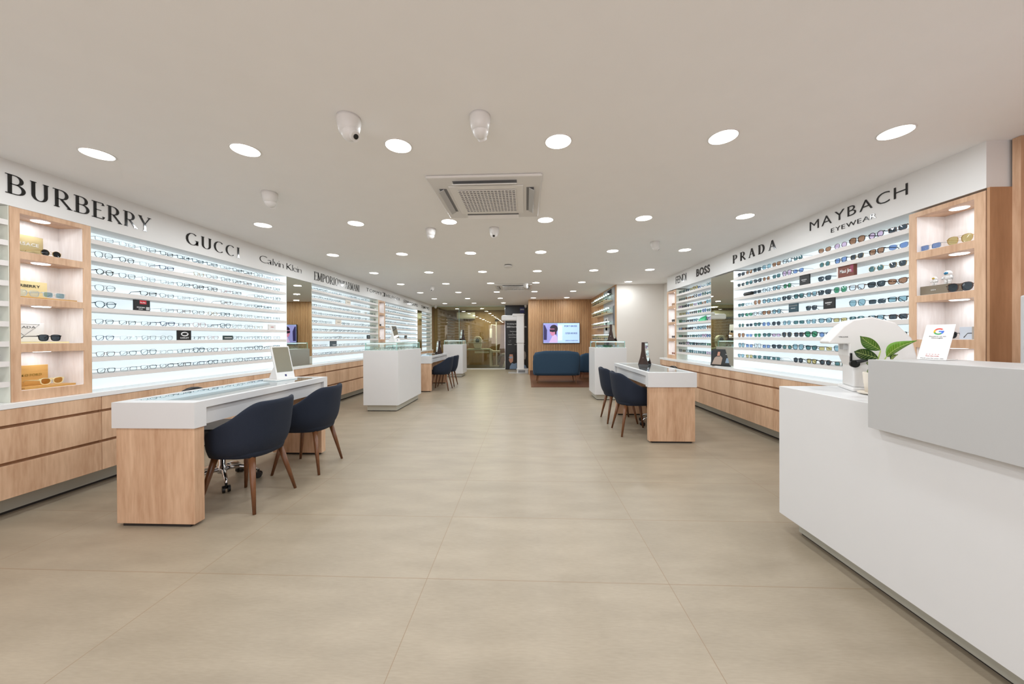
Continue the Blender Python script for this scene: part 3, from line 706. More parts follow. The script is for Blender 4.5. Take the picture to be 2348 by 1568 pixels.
s2 = wall_sign('widely spaced sans lettering around a flag mark, left soffit', 'TOMMY', 'sans', 'L', 7.545, 8.36, 2.262, .082, offset=-.012, gap=.35)
for xo, mb in text_letters('HILFIGER', 'sans', .082, 0.96, 0.005, offset=-.012, gap=.35):
    to_wall(mb, (0, 9.593-.96-7.545, 0), Vector((0, 1, 0)), Vector((0, 0, 1)), Vector((1, 0, 0))).build('letter', BLACKG, s2)
fl = MB(); fl.box(0, .005, .86, 1.02, .082, .092); fl.box(0, .005, .86, 1.02, -.004, .006); fl.box(0, .005, .95, 1.02, .006, .082); fl.build('flag_mark', BLACKG, s2)
wall_sign('black serif-less heavy lettering, second from far end of left soffit', 'FERRAGAMO', 'sans', 'L', 9.907, 11.202, 2.235, .098, offset=0.0, gap=.1)
wall_sign('black lettering at the far end of left soffit', 'TOM FORD', 'sans', 'L', 11.58, 12.53, 2.235, .098, offset=.012, gap=.08)
wall_sign('thin tall black sans lettering at far end of right soffit', 'FENDI', 'sans', 'R', 6.85, 6.41, 2.24, .15, offset=-.004, gap=.1)
wall_sign('short bold black sans lettering, second from far end of right soffit', 'BOSS', 'sans', 'R', 6.041, 5.606, 2.243, .125, offset=.032, gap=.1)
wall_sign('spaced black slab lettering above far end of sunglasses bay', 'PRADA', 'serif', 'R', 4.995, 4.162, 2.243, .108, thick=.2, thin=.06, gap=.5)
sg_ = wall_sign('wide black two-line lettering nearest on the right soffit', 'MAYBACH', 'sans', 'R', 3.675, 2.765, 2.293, .098, offset=-.012, gap=.26)
for xo, mb in text_letters('EYEWEAR', 'sans', .044, 0.425, 0.005, offset=-.016, gap=.2):
    to_wall(mb, (0, -(3.675-3.428), 2.20-2.293), Vector((0, -1, 0)), Vector((0, 0, 1)), Vector((-1, 0, 0))).build('letter', BLACKG, sg_)

# ------------------------------------------------------------------ consultation desks
def desk(x0, x1, y0, y1, chair_side, label):
    """white boxed top on two wood slab legs; chair_side +1 = clients sit on +x"""
    xc, yc = (x0+x1)/2, (y0+y1)/2; t = thing('consultation_desk', label, 'desk', (xc, yc, 0)); a, b_, c, d = x0-xc, x1-xc, y0-yc, y1-yc
    B(a+.015, b_-.015, c+.012, c+.085, 0.018, 0.64).build('leg', WOOD, t, bevel=.004)
    B(a+.015, b_-.015, d-.085, d-.012, 0.018, 0.64).build('leg', WOOD, t, bevel=.004)
    for yy in (c+.02, d-.077): B(a+.05, b_-.05, yy, yy+.057, 0, 0.018).build('foot', GAP, t)
    top = MB(); zt, zb, fr = 0.806, 0.64, 0.045
    top.box(a, b_, c, c+.085, zb, zt); top.box(a, b_, d-.06, d, zb, zt)
    top.box(a, a+fr, c+.085, d-.06, zt-.045, zt); top.box(b_-fr, b_, c+.085, d-.06, zt-.045, zt)
    top.build('top_frame', W_LAM, t)
    for s, e in ((-1, a), (1, b_)):
        x_ = sorted((e - s*.03, e - s*.045)); B(x_[0], x_[1], c+.085, d-.06, zb+.005, zt-.045).build('apron', W_LAM, t)
    B(a+.045, b_-.045, c+.085, d-.06, zt-.06, zt-.05).build('inner_tray', mat('tray', (240, 243, 242), .5), t)
    B(a+.045, b_-.045, c+.085, d-.06, zt-.012, zt-.002).build('glass_top', GLASST, t)
    return t
desk(-2.675, -2.12, 2.12, 3.60, 1, 'white and maple consultation desk in the left foreground')
desk(-2.675, -2.12, 7.67, 9.24, 1, 'white and maple consultation desk far left beyond the display case')
desk(1.39, 1.935, 3.99, 5.52, -1, 'white and maple consultation desk on the right')

# tub chairs
def tub_chair(label, loc, rz):
    t = thing('tub_chair', label, 'chair', loc, rz, 'navy tub chairs at the desks')
    n = 30; m_ = 7; vs = []; fs = []
    T0 = 125
    def prof(i, v, off):
        th = R_(-T0 + 2*T0*i/n); at = abs(math.degrees(th))
        k = min(1, max(0, (at-38)/78)); k = k*k*(3-2*k); top = 0.775 - 0.20*k
        if at > 112: top -= 0.05*((at-112)/13)**2
        z = 0.372 + (top-0.372)*v
        lean = (z-0.372)/(0.40)
        bul = min(1, v*3.2)**0.5
        A = (0.185 + 0.045*bul + 0.055*lean) - off; Bw = (0.19 + 0.05*bul + 0.008*lean) - off
        c, s = math.cos(th), math.sin(th)
        e = 0.8
        return (-A*math.copysign(abs(c)**e, c)*(1 if c > 0 else 1.0), Bw*math.copysign(abs(s)**e, s), z)
    for off in (0, 0.032):
        for i in range(n+1):
            for j in range(m_+1): vs.append(prof(i, j/m_, off))
    st = (n+1)*(m_+1)
    for i in range(n):
        for j in range(m_):
            a = i*(m_+1)+j; b_ = a+m_+1
            fs += [(a, b_, b_+1, a+1), (st+a, st+a+1, st+b_+1, st+b_)]
        a = i*(m_+1)+m_; b_ = a+m_+1; fs.append((a, b_, st+b_, st+a))
        a = i*(m_+1); b_ = a+m_+1; fs.append((a, st+a, st+b_, b_))
    for i in (0, n):
        for j in range(m_):
            a = i*(m_+1)+j; q = (a, a+1, st+a+1, st+a); fs.append(q if i == 0 else q[::-1])
    MB().add(vs, fs).build('shell', NAVY, t, smooth=True, sub=1)
    seat = MB(); ring_ = []
    for i in range(28):
        a = 2*PI*i/28; c, s = math.cos(a), math.sin(a); ring_.append((0.215*math.copysign(abs(c)**.7, c)+.012, 0.205*math.copysign(abs(s)**.7, s)))
    vs = [(x*k, y*k, z) for k, z in ((.80, .366), (.96, .372), (1, .40), (1, .455), (.95, .472)) for x, y in ring_]
    f2 = [(r*28+i, r*28+(i+1) % 28, (r+1)*28+(i+1) % 28, (r+1)*28+i) for r in range(4) for i in range(28)] + [tuple(range(27, -1, -1)), tuple(112+i for i in range(28))]
    seat.add(vs, f2).build('seat', NAVY, t, smooth=True)
    for sx in (-1, 1):
        for sy in (-1, 1):
            MB().tube([(sx*.135, sy*.14, .372), (sx*.208, sy*.212, 0.0)], [.022, .0105], 14).build('leg', WALNUT, t, smooth=True)
    return t
ch = tub_chair('navy tub chair nearest the camera at the left foreground desk', (-2.085, 2.515, 0), PI)
copytree(ch, 'navy tub chair second along the left foreground desk', (-2.06, 3.19, 0), PI + R_(3))
copytree(ch, 'navy tub chair nearest the camera at the right desk', (1.36, 4.46, 0), R_(2))
copytree(ch, 'navy tub chair farther along the right desk', (1.345, 5.09, 0), R_(0))
copytree(ch, 'navy tub chair at the far left desk, nearer one', (-1.99, 8.06, 0), PI)
copytree(ch, 'navy tub chair at the far left desk, farther one', (-1.99, 8.72, 0), PI)

def office_chair(label, x, y, rz):
    t = thing('office_chair', label, 'chair', (x, y, 0), rz, 'office chairs behind the desks')
    MB().lathe([(.03, .09), (.036, .10), (.036, .15), (.026, .16), (.026, .30), (.018, .31), (.018, .42)], 20).build('gas_column', CHROME, t, smooth=True)
    for k in range(5):
        a = 2*PI*k/5 + 0.35; c, s = math.cos(a), math.sin(a)
        ba = MB().tube([(c*.03, s*.03, .125), (c*.12, s*.12, .125), (c*.2, s*.2, .105), (c*.25, s*.25, .07)], [.019, .017, .015, .011], 10).build('base_arm', CHROME, t, smooth=True)
        w_ = MB(); px, py = c*.25, s*.25
        for q in (-1, 1): w_.cyl((px - s*.008*q, py + c*.008*q, .028), (px - s*.026*q, py + c*.026*q, .028), .028, .026, 16)
        w_.cyl((px, py, .03), (px, py, .075), .008, .008, 8); w_.build('caster', BLACK, ba)
    B(-.21, .21, -.22, .22, .43, .50).build('seat', BLACK, t, bevel=.03)
    MB().prism([(.17*math.cos(R_(a)), .70+.115*math.sin(R_(a))) for a in range(0, 360, 15)], -.235, -.20, 'x').build('backrest', BLACK, t, bevel=.008)
    MB().tube([(-.12, 0, .44), (-.23, 0, .45), (-.25, 0, .6)], .014, 8).build('back_support', CHROME, t)
office_chair('black office chair with chrome star base behind left foreground desk', -2.56, 2.80, R_(10))
office_chair('black office chair tucked behind the right desk', 1.82, 4.86, PI)
office_chair('black office chair behind the far left desk', -2.62, 8.3, 0)

# ------------------------------------------------------------------ glass display cases on white pedestals
def case(x0, x1, y0, y1, label, ctop=1.01):
    xc, yc = (x0+x1)/2, (y0+y1)/2; t = thing('display_case', label, 'display case', (xc, yc, 0)); a, c = (x1-x0)/2, (y1-y0)/2
    B(-a, a, -c, c, .105, ctop).build('pedestal', W_LAM, t, bevel=.002)
    B(-a+.045, a-.045, -c+.045, c-.045, .012, .105).build('plinth', PLINTH, t)
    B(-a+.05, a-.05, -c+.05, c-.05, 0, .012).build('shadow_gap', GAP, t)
    g = .028; ga, gc = a-g, c-g; zt = ctop + .118
    gl = MB(); th = .006
    gl.box(-ga, ga, -gc, -gc+th, ctop, zt); gl.box(-ga, ga, gc-th, gc, ctop, zt); gl.box(-ga, -ga+th, -gc+th, gc-th, ctop, zt); gl.box(ga-th, ga, -gc+th, gc-th, ctop, zt)
    gl.build('glass_side', GLASSC, t); B(-ga, ga, -gc, gc, zt, zt+.008).build('glass_lid', GLASSC, t)
    ed = MB(); e_ = .004
    for sx in (-1, 1):
        for sy in (-1, 1): ed.box(sx*ga-e_, sx*ga+e_, sy*gc-e_, sy*gc+e_, ctop, zt)
        ed.box(sx*ga-e_, sx*ga+e_, -gc, gc, zt, zt+.008)
        ed.box(-ga, ga, sx*gc-e_, sx*gc+e_, zt, zt+.008)
    ed.build('glass_edge', GLASSE, t)
    st = MB(); st.box(-ga+.012, ga-.012, -gc+.012, -gc+.026, zt-.012, zt-.003); st.box(-ga+.012, ga-.012, gc-.026, gc-.012, zt-.012, zt-.003); st.build('light_strip', mat('case_strip', (240, 250, 255), .5, emit=2.0, ecol=(230, 245, 255)), t)
    return t
case(-2.69, -2.105, 5.60, 6.845, 'white pedestal display case with glass top, left of centre aisle')
case(-2.56, -1.955, 10.60, 11.32, 'far left white pedestal display case near the glass partition')
case(1.32, 1.93, 6.70, 7.29, 'white pedestal display case with glass top, right of the aisle')
def case_frames(x0, x1, y0, y1, nx, ny, z, nm, sun):
    k = 0
    for j in range(ny):
        for i in range(nx):
            x = x0 + (x1-x0)*(i+.5)/nx; y = y0 + (y1-y0)*(j+.5)/ny
            fc = rng.choice(['silver', 'gold', 'crystal', 'black', 'teal']); sh = rng.choice(['round', 'rect', 'wayfarer']); lc = rng.choice(['grey blue', 'pale blue', 'brown', 'green']) if sun else 'clear'
            side = 'aisle' if False else ''
            eyewear('sunglasses' if sun else 'eyeglasses', f'{fc} {SHN[sh]} frame inside {nm}, {ORD[i]} from left in {ORD[j]} row', 'sunglasses' if sun else 'glasses', 'frames inside '+nm, (x, y, z), -PI/2 + rng.uniform(-.1, .1), sh, .0022, fc, lc, sun, False)
            k += 1
case_frames(-2.62, -2.17, 5.72, 6.75, 3, 5, 1.0105, 'left display case', False)
case_frames(-2.5, -2.02, 10.72, 11.2, 3, 2, 1.0105, 'far left display case', False)
case_frames(1.39, 1.86, 6.80, 7.2, 3, 2, 1.0105, 'right display case', True)

# table mirrors
def white_mirror(label, loc, rz, h=.31, wd=.155):
    t = thing('table_mirror', label, 'mirror', loc, rz)
    lean = R_(16)
    def tl(mb):
        mb.v = [(x, y*math.cos(lean) + z*math.sin(lean)*1.0, z*math.cos(lean) - y*math.sin(lean) + .012) for x, y, z in mb.v]; return mb
    tl(B(-wd/2, wd/2, 0, .018, 0, h)).build('frame', WHITE, t, bevel=.004)
    tl(B(-wd/2+.012, wd/2-.012, -.002, .001, .07, h-.012)).build('mirror_glass', MIRROR, t)
    tl(B(-.008, .008, -.002, .001, .025, .045)).build('blue_mark', NAVYP, t)
    MB().add([(-wd/2+.02, .02, .01), (wd/2-.02, .02, .01), (wd/2-.02, .05, .19), (-wd/2+.02, .05, .19), (-wd/2+.02, .15, .01), (wd/2-.02, .15, .01)], [(0, 1, 2, 3), (3, 2, 5, 4), (0, 4, 5, 1), (0, 3, 4), (1, 5, 2)]).build('strut', WHITE, t)
    B(-wd/2-.03, wd/2+.01, -.02, .16, 0, .012).build('base', WHITE, t, bevel=.003)
white_mirror('white framed table mirror standing on left foreground desk', (-2.379, 3.337, .8045), R_(72), .335, .185)
white_mirror('white framed table mirror standing on the left display case', (-2.236, 5.95, 1.1365), R_(80), .297, .175)
def brown_mirror(label, loc, rz):
    t = thing('table_mirror', label, 'mirror', loc, rz)
    pr = [(-.075, 0), (.075, 0), (.045, .10), (.026, .2), (.022, .33), (-.022, .33), (-.026, .2), (-.045, .10)]
    for s in (-1, 1): MB().prism(pr, s*.092-.009, s*.092+.009, 'x').build('side_frame', BROWNM, t, bevel=.002)
    for s in (-1, 1):
        q = MB().add([(-.083, s*.05, .05), (.083, s*.05, .05), (.083, s*.022, .32), (-.083, s*.022, .32), (-.083, s*.043, .05), (.083, s*.043, .05), (.083, s*.015, .32), (-.083, s*.015, .32)], [(0, 1, 2, 3), (7, 6, 5, 4), (0, 4, 5, 1), (1, 5, 6, 2), (2, 6, 7, 3), (3, 7, 4, 0)]); q.build('mirror_glass', MIRROR, t)
    B(-.083, .083, -.03, .03, .03, .045).build('cross_rail', BROWNM, t); B(-.083, .083, -.018, .018, .315, .33).build('cross_rail', BROWNM, t)
    for s in (-1, 1): MB().ball((s*.103, 0, .1), .006, 8).build('knob', CHROME, t)
    return t
b0 = brown_mirror('dark brown double sided mirror on the right desk', (1.79, 5.28, .8045), R_(58))
copytree(b0, 'dark brown double sided mirror on the right display case', (1.73, 7.0, 1.1365), R_(60))
copytree(b0, 'dark brown double sided mirror on far left desk', (-2.27, 8.9, .8045), R_(-62))
copytree(b0, 'dark brown double sided mirror on the far left display case', (-2.03, 10.95, 1.1365), R_(-62))
tag(B(-.12, .12, -.16, .16, 0, .004).build('leaflet', mat('pale_blue_print', (196, 220, 240), .3), loc=(-2.36, 7.98, .805)), 'pale blue leaflet lying on the far left desk', 'leaflet')

# ------------------------------------------------------------------ waiting corner
def sofa(label, x0, x1, y0, y1, htop, loc_rz=0, name='sofa', cat='sofa'):
    xc = (x0+x1)/2; t = thing(name, label, cat, (xc, y0, 0), loc_rz); a = (x1-x0)/2; d = y1-y0
    n = 26; vs = []; fs = []; L = []
    # wrapped back: rounded-top shell seen from behind
    for j in range(9):
        v = j/8; z = .225 + (htop-.225)*v; wv = a*(0.94 + .06*min(1, v*2)); cut = 0 if v < .8 else (v-.8)/.2
        wv -= .05*cut**2; yb = .03 - .05*v
        for i in range(n+1):
            u = -1 + 2*i/n; x_ = wv*math.copysign(abs(u)**.9, u); yy = yb + .10*abs(u)**6
            zz = z - (.04*abs(u)**4 if v > .85 else 0)
            vs.append((x_, yy, zz))
    for j in range(8):
        for i in range(n): p = j*(n+1)+i; fs.append((p, p+1, p+n+2, p+n+1))
    o = MB().add(vs, fs).build('backrest', TEALN, t, smooth=True, solid=.10)
    o.modifiers['s'].offset = -1
    B(-a+.06, a-.06, .10, d, .22, .42).build('seat_cushion', TEALN, t, bevel=.03)
    for s in (-1, 1): B(min(s*(a-.10), s*a), max(s*(a-.10), s*a), .12, d-.03, .225, .60).build('armrest', TEALN, t, bevel=.035)
    for sx in (-1, 1):
        for yy in (.12, d-.1): MB().tube([(sx*(a-.13), yy, .225), (sx*(a-.10), yy-.02 if yy < .2 else yy+.02, .012)], [.018, .009], 10).build('leg', WALNUT, t)
sofa('two seat blue fabric sofa seen from behind, facing the television', .19, 1.41, 8.95, 9.70, .86)
sofa('dark blue armchair behind the right display case', 1.50, 2.09, 9.75, 10.4, .76, 0, 'armchair', 'armchair')
# television
tv = thing('television', 'wall mounted television with blue and white advert', 'television', (1.145, 11.262, 1.354))
hw, hh = .595, .334
B(-hw, hw, -.05, -.004, -hh, hh).build('casing', BLACK, tv, bevel=.006)
tvs = B(-hw+.014, hw-.014, -.053, -.05, -hh+.014, hh-.014).build('screen', scr('screen_pale_blue', (176, 206, 240), .62), tv)
def tvp(name, poly, m, dd=.054): MB().prism([(u, v) for u, v in poly], -dd-.001, -dd+.001, 'y').build(name, m, tvs)
tvp('screen_picture', [(-.58, -.31), (-.12, -.31), (-.12, .31), (-.58, .31)], scr('screen_lilac', (140, 140, 200), .6))
tvp('screen_picture', [(-.57, -.22), (-.47, -.22), (-.46, .10), (-.53, .26), (-.57, .26)], scr('screen_navy', (40, 36, 84), .5), .056)
tvp('screen_picture', [(-.36, .16)] + [(-.24 + .13*math.cos(R_(a)), .14 + .13*math.sin(R_(a))) for a in range(170, -60, -20)] + [(-.16, -.05), (-.28, -.02)], scr('screen_hair', (40, 24, 44), .4), .057)
tvp('screen_picture', [(-.37, .14), (-.22, .14), (-.20, -.02), (-.26, -.09), (-.33, -.07), (-.345, -.02), (-.37, .02)], scr('screen_skin', (190, 120, 150), .6), .059)
tvp('screen_picture', [(-.38, .12), (-.20, .12), (-.20, .05), (-.27, .03), (-.37, .05)], scr('screen_dark', (30, 20, 40), .3), .061)
tvp('screen_picture', [(-.27, -.05), (-.2, -.05), (-.13, -.12), (-.12, -.31), (-.40, -.31), (-.33, -.18)], scr('screen_pink', (196, 170, 210), .6), .058)
tvp('screen_picture', [(-.11, -.24), (.03, -.24), (.03, .25), (-.11, .25)], scr('screen_light', (206, 226, 244), .62), .056)
flat_text('screen_text', 'CUTLER AND GROSS', scr('screen_ink', (20, 40, 110), .25), tvs, (.13, -.056, -.03), (1, 0, 0), (0, 0, 1), .05, .38, offset=.02)
flat_text('screen_text', 'PORT GROSS', scr('screen_ink', (20, 40, 110), .25), tvs, (.10, -.056, .20), (1, 0, 0), (0, 0, 1), .05, .40, offset=.02)
flat_text('screen_text', 'LINDA FARROW', scr('screen_ink', (20, 40, 110), .25), tvs, (.13, -.056, -.26), (1, 0, 0), (0, 0, 1), .035, .40)

# lit acrylic shelves and posters on the oak side wall
def wall_poster(y0, y1, z0, z1, label, shapes):
    t = thing('wall_poster', label, 'poster', (2.112, (y0+y1)/2, z0)); h = z1-z0; w_ = (y1-y0)/2
    B(-.006, -.001, -w_, w_, 0, h).build('board', mat('poster_grey', (170, 172, 176), .5), t)
    for poly, m in shapes: MB().prism([(u*w_, v*h) for u, v in poly], -.0085, -.0062, 'x').build('picture', m, t)
wall_poster(8.28, 9.45, 1.25, 2.42, 'black and white photo poster high on oak side wall', [([(-.55, .86), (.05, .86), (.25, .97), (-.5, .99)], HAIRP), ([(-.35, .80), (-.1, .80), (-.05, .90), (-.2, .95), (-.38, .90)], WINK), ([(-1, .02), (-.75, .02), (-.7, .6), (-.95, .62)], mat('dark_grey_print', (96, 98, 104), .6)), ([(.1, .05), (.8, .05), (.8, .4), (.1, .4)], WINK), ([(.25, .12), (.6, .12), (.6, .34), (.4, .38), (.25, .3)], HAIRP)])
wall_poster(8.30, 9.40, .35, 1.20, 'pale striped poster low on oak side wall', [([(-.95, y_), (.95, y_), (.95, y_+.02), (-.95, y_+.02)], GREYINK) for y_ in [.1+.07*i for i in range(12)]] + [([(.0, .3), (.5, .3), (.5, .9), (.0, .9)], NAVYP)])
for k, (zb, zt) in enumerate([(2.10, 2.27), (1.79, 1.93), (1.46, 1.60), (1.14, 1.28)]):
    t = thing('acrylic_shelf', f'lit acrylic shelf on oak side wall, {ORD[k]} from top', 'shelf', (2.104, 9.38, zb), 0, 'lit acrylic shelves on the oak side wall')
    B(-.16, 0, -.93, .93, 0, .01).build('base', mat('cream_acrylic', (226, 206, 170), .3), t)
    for i in range(9):
        yy = -.93 + i*1.86/8; B(-.16, 0, yy-.003, yy+.003, .01, zt-zb).build('divider', GLASSC, t)
    B(-.16, 0, -.93, .93, zt-zb, zt-zb+.006).build('top_sheet', GLASSC, t)
    for i in range(8):
        yy = -.93 + (i+.5)*1.86/8; MB().cyl((-.08, yy, zt-zb-.001), (-.08, yy, zt-zb-.012), .02, .02, 12).build('spot_light', SPOT, t)
        eyewear('sunglasses', f'sunglasses in {ORD[k]} acrylic shelf on oak wall, {ORD[i]} from front', 'sunglasses', 'sunglasses on the acrylic shelves', (2.104-.13, 9.38+yy, zb+.0105), PI, rng.choice(['wayfarer', 'round', 'cat']), .003, rng.choice(['black', 'brown', 'gold']) if k != 2 else 'rose', rng.choice(['black', 'brown', 'grey blue']), True, False)
    area('shelf_strip', (2.02, 9.38, zt-.015), (0, 0, 0), .03, 1.7, 0.8, (.95, .97, 1))

# ------------------------------------------------------------------ glazed partition, poster and exam room
t = thing('glass_partition', 'floor to ceiling glass partition in front of the examination room', 'glass wall', (-2.17, 13.32, 0.03))
B(-1.39, -.42, -.006, .006, 0, CE-.062).build('pane', GLASSP, t); B(-.41, 1.36, -.006, .006, 0, CE-.062).build('pane', GLASSP, t)
B(-.42, -.41, -.007, .007, 0, CE-.062).build('joint', GLASSE, t)
B(1.36, 1.372, -.012, .012, 0, CE-.062).build('edge_channel', CHROME, t)
# door leaf joint with pull handle
p = thing('black_poster_panel', 'tall black poster panel with white print and two portraits', 'poster', (-.355, 13.14, 0))
ppn = B(-.43, .43, -.01, .18, .012, CE-.004).build('panel', mat('poster_black', (16, 16, 18), .4), p)
def pt(txt, x, z, h, l, m=WINK): flat_text('lettering', txt, m, ppn, (x, -.0108, z), (1, 0, 0), (0, 0, 1), h, l, offset=.006)
B(.13, .30, -.0106, -.0102, 2.15, 2.36).build('logo_block', NAVYP, p); pt('ZEISS', .14, 2.26, .05, .15)
pt('Seeing beyond', .11, 2.08, .025, .21)
pt('Introducing the', -.36, 1.72, .045, .36); pt('all new', .2, 1.84, .045, .1); pt('ZEISS SmartLife Portfolio', -.38, 1.60, .06, .76)
pt('The lens portfolio', -.26, 1.44, .03, .44); pt('for', -.16, 1.37, .025, .04); pt('a connected lifestyle around the clock', -.32, 1.31, .028, .62)
pt('Vision intelligence for your age', -.3, 1.22, .022, .60)
for i in range(3):
    cx = -.26 + i*.25
    MB().tube([(cx+.045*math.cos(2*PI*q/18), -.0115, 1.07+.045*math.sin(2*PI*q/18)) for q in range(18)], .005, 6, closed=True).build('icon', GREYINK, ppn)
    MB().tube([(cx-.02, -.0115, 1.05), (cx+.06, -.0115, 1.13)], .005, 6).build('icon', GREYINK, ppn)
    pt('comfort', cx-.07, .94, .028, .15)
def pp(poly, m, dd): MB().prism([(a_*1.0, b_) for a_, b_ in poly], -dd-.0006, -dd, 'y').build('portrait', m, ppn)
pp([(-.29, .60), (-.10, .68), (.02, .62), (.02, .2), (-.12, .2), (-.22, .32), (-.28, .50)], HAIRP, .0105)
pp([(-.27, .58), (-.15, .58), (-.13, .45), (-.14, .30), (-.23, .24), (-.275, .31), (-.30, .37), (-.275, .42), (-.30, .46), (-.275, .50)], SKIN, .0115)
pp([(-.29, .49), (-.16, .50), (-.16, .43), (-.22, .42), (-.28, .45)], mat('lens_print', (150, 170, 190), .5), .0122)
pp([(-.27, .02), (.0, .02), (.0, .26), (-.1, .22), (-.18, .25), (-.26, .12)], DENIM, .0112)
pp([(.27, .72), (.34, .66), (.36, .52), (.33, .38), (.25, .40), (.26, .58)], mat('grey_face_print', (140, 130, 122), .6), .0112)
pp([(.26, .02), (.40, .02), (.34, .16), (.26, .2)], DENIM, .0112)
# measuring column in front of the poster
d = thing('measuring_column', 'tall white column measuring device with side arm before poster', 'optical instrument', (-.19, 11.85, 0))
B(-.115, .125, -.06, .10, .143, 1.02).build('lower_column', WHITE, d, bevel=.01)
B(-.13, .135, -.075, .115, 1.02, 2.03).build('upper_column', WHITE, d, bevel=.02)
B(-.27, .13, -.085, .10, 1.93, 2.035).build('head', WHITE, d, bevel=.035)
B(-.65, -.10, -.06, .06, 1.79, 1.98).build('arm', WHITE, d, bevel=.05)
B(-.135, .27, -.10, .16, .125, .145).build('base_plate', WHITE, d, bevel=.004)
B(-.095, .26, -.09, .15, .0, .125).build('base_box', LIGHTGREY, d)
B(-.12, -.095, -.09, .15, 0, .125).build('base_side', WHITE, d)
B(-.07, .16, -.094, -.09, .03, .10).build('vent_panel', MIDGREY, d)
MB().tube([(-.42, -.10, .006), (-.1, -.14, .006), (.1, -.16, .006)], .007, 6).build('cable', LIGHTGREY, d)
B(-.42, -.12, .10, .14, 0, .02).build('foot', LIGHTGREY, d)
# exam room furniture
ac = thing('split_air_conditioner', 'white wall split air conditioner behind the glass partition', 'air conditioner', (-2.66, 15.4, 2.05))
MB().prism([(-.01, .0), (-.16, .02), (-.20, .08), (-.20, .27), (-.17, .30), (-.005, .30)], -.40, .40, 'x').build('body', WHITE, ac, bevel=.01)
B(-.36, .36, -.17, -.08, -.004, .018).build('outlet', MIDGREY, ac)
un = thing('refraction_unit', 'white refraction unit table with reclining patient chair behind glass', 'optical instrument', (-1.5, 14.4, 0))
B(-.95, .02, -.25, .25, .70, .76).build('instrument_table', mat('dim_white', (196, 204, 194), .4), un, bevel=.01)
B(-.62, -.02, -.22, .2, .58, .66).build('drawer_unit', WHITE, un, bevel=.01)
B(.0, .10, -.22, .22, .05, .72).build('column', WHITE, un, bevel=.01); B(.08, .42, -.2, .2, .60, .68).build('column_top', WHITE, un, bevel=.01); B(.0, .38, -.2, .2, .02, .06).build('foot_plate', WHITE, un)
ar = thing('autorefractor', 'white oval eye tester standing on the exam table', 'optical instrument', (-2.0, 14.3, .76))
pts = [(.17*math.copysign(abs(math.cos(2*PI*i/26))**.7, math.cos(2*PI*i/26)), .26+.25*math.copysign(abs(math.sin(2*PI*i/26))**.7, math.sin(2*PI*i/26))) for i in range(26)]
MB().prism(pts, -.10, .10, 'y').build('housing', WHITE, ar, bevel=.02)
MB().prism([(.085*math.cos(2*PI*i/20), .33+.10*math.sin(2*PI*i/20)) for i in range(20)], -.106, -.10, 'y').build('screen', BLACK, ar)
B(-.15, .15, -.16, .14, 0, .03).build('base', LIGHTGREY, ar)
B(-.45, .35, -.13, -.08, .235, .265).build('cross_arm', LIGHTGREY, ar)
pc = thing('patient_chair', 'grey and white patient chair beside the refraction unit', 'chair', (-.74, 14.45, 0))
MB().prism([(-.24, 0), (.24, 0), (.17, .36), (-.10, .36)], -.18, .18, 'y').build('pedestal', WHITE, pc, bevel=.01)
MB().tube([(-.42, 0, .18), (-.36, 0, .45), (-.2, 0, .50), (.1, 0, .50), (.24, 0, .62), (.28, 0, .9)], [.05, .07, .08, .08, .07, .05], 12).build('cushion', mat('grey_leather', (92, 86, 80), .5), pc, smooth=True)
MB().tube([(-.1, -.2, .66), (.12, -.2, .66), (.22, -.2, .56), (.1, -.2, .44), (-.05, -.2, .42)], .03, 10).build('armrest', WHITE, pc, smooth=True)
ps = thing('instrument_pole', 'white instrument pole with hanging phoropter arm behind glass', 'stand', (-1.27, 14.9, 0))
MB().cyl((0, 0, 0), (0, 0, 1.92), .025, .025, 14).build('pole', WHITE, ps); B(-.06, .1, -.05, .05, 1.92, 2.0).build('lamp_head', BLACK, ps)
MB().tube([(0, 0, 1.75), (-.22, 0, 1.78), (-.24, 0, 1.6)], .02, 10).build('arm', WHITE, ps); B(-.29, -.18, -.04, .04, 1.2, 1.6).build('phoropter', WHITE, ps, bevel=.02)
tag(B(-1.12, -.3, 15.2, 15.25, 0, 2.0).build('curtain', CURT), 'rust coloured screen at the back of the exam room', 'curtain')
area('exam_room_fill', (-1.8, 14.5, CE-.02), (0, 0, 0), .3, .3, 44, (.95, 1, .86))  # unseen fill light added to brighten the room behind the glass

# ------------------------------------------------------------------ reception counter
rc = thing('reception_counter', 'white reception counter with grey raised ledge, right foreground', 'reception desk', (1.6, 0, 0))
B(0, .72, -2.2, 2.25, .098, .899).build('body', W_LAM, rc, bevel=.002)
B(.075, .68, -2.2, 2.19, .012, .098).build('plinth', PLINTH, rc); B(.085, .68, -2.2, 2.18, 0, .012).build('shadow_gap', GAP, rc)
B(-.045, -.002, -2.2, 1.635, .798, 1.106).build('front_upstand', GREYBAR, rc, bevel=.0015)
B(-.002, .30, -2.2, 1.635, .899, 1.086).build('ledge_carcass', GREYBAR, rc)
B(-.002, .30, -2.2, 1.635, 1.086, 1.106).build('ledge_top', GREYBAR, rc, bevel=.0015)
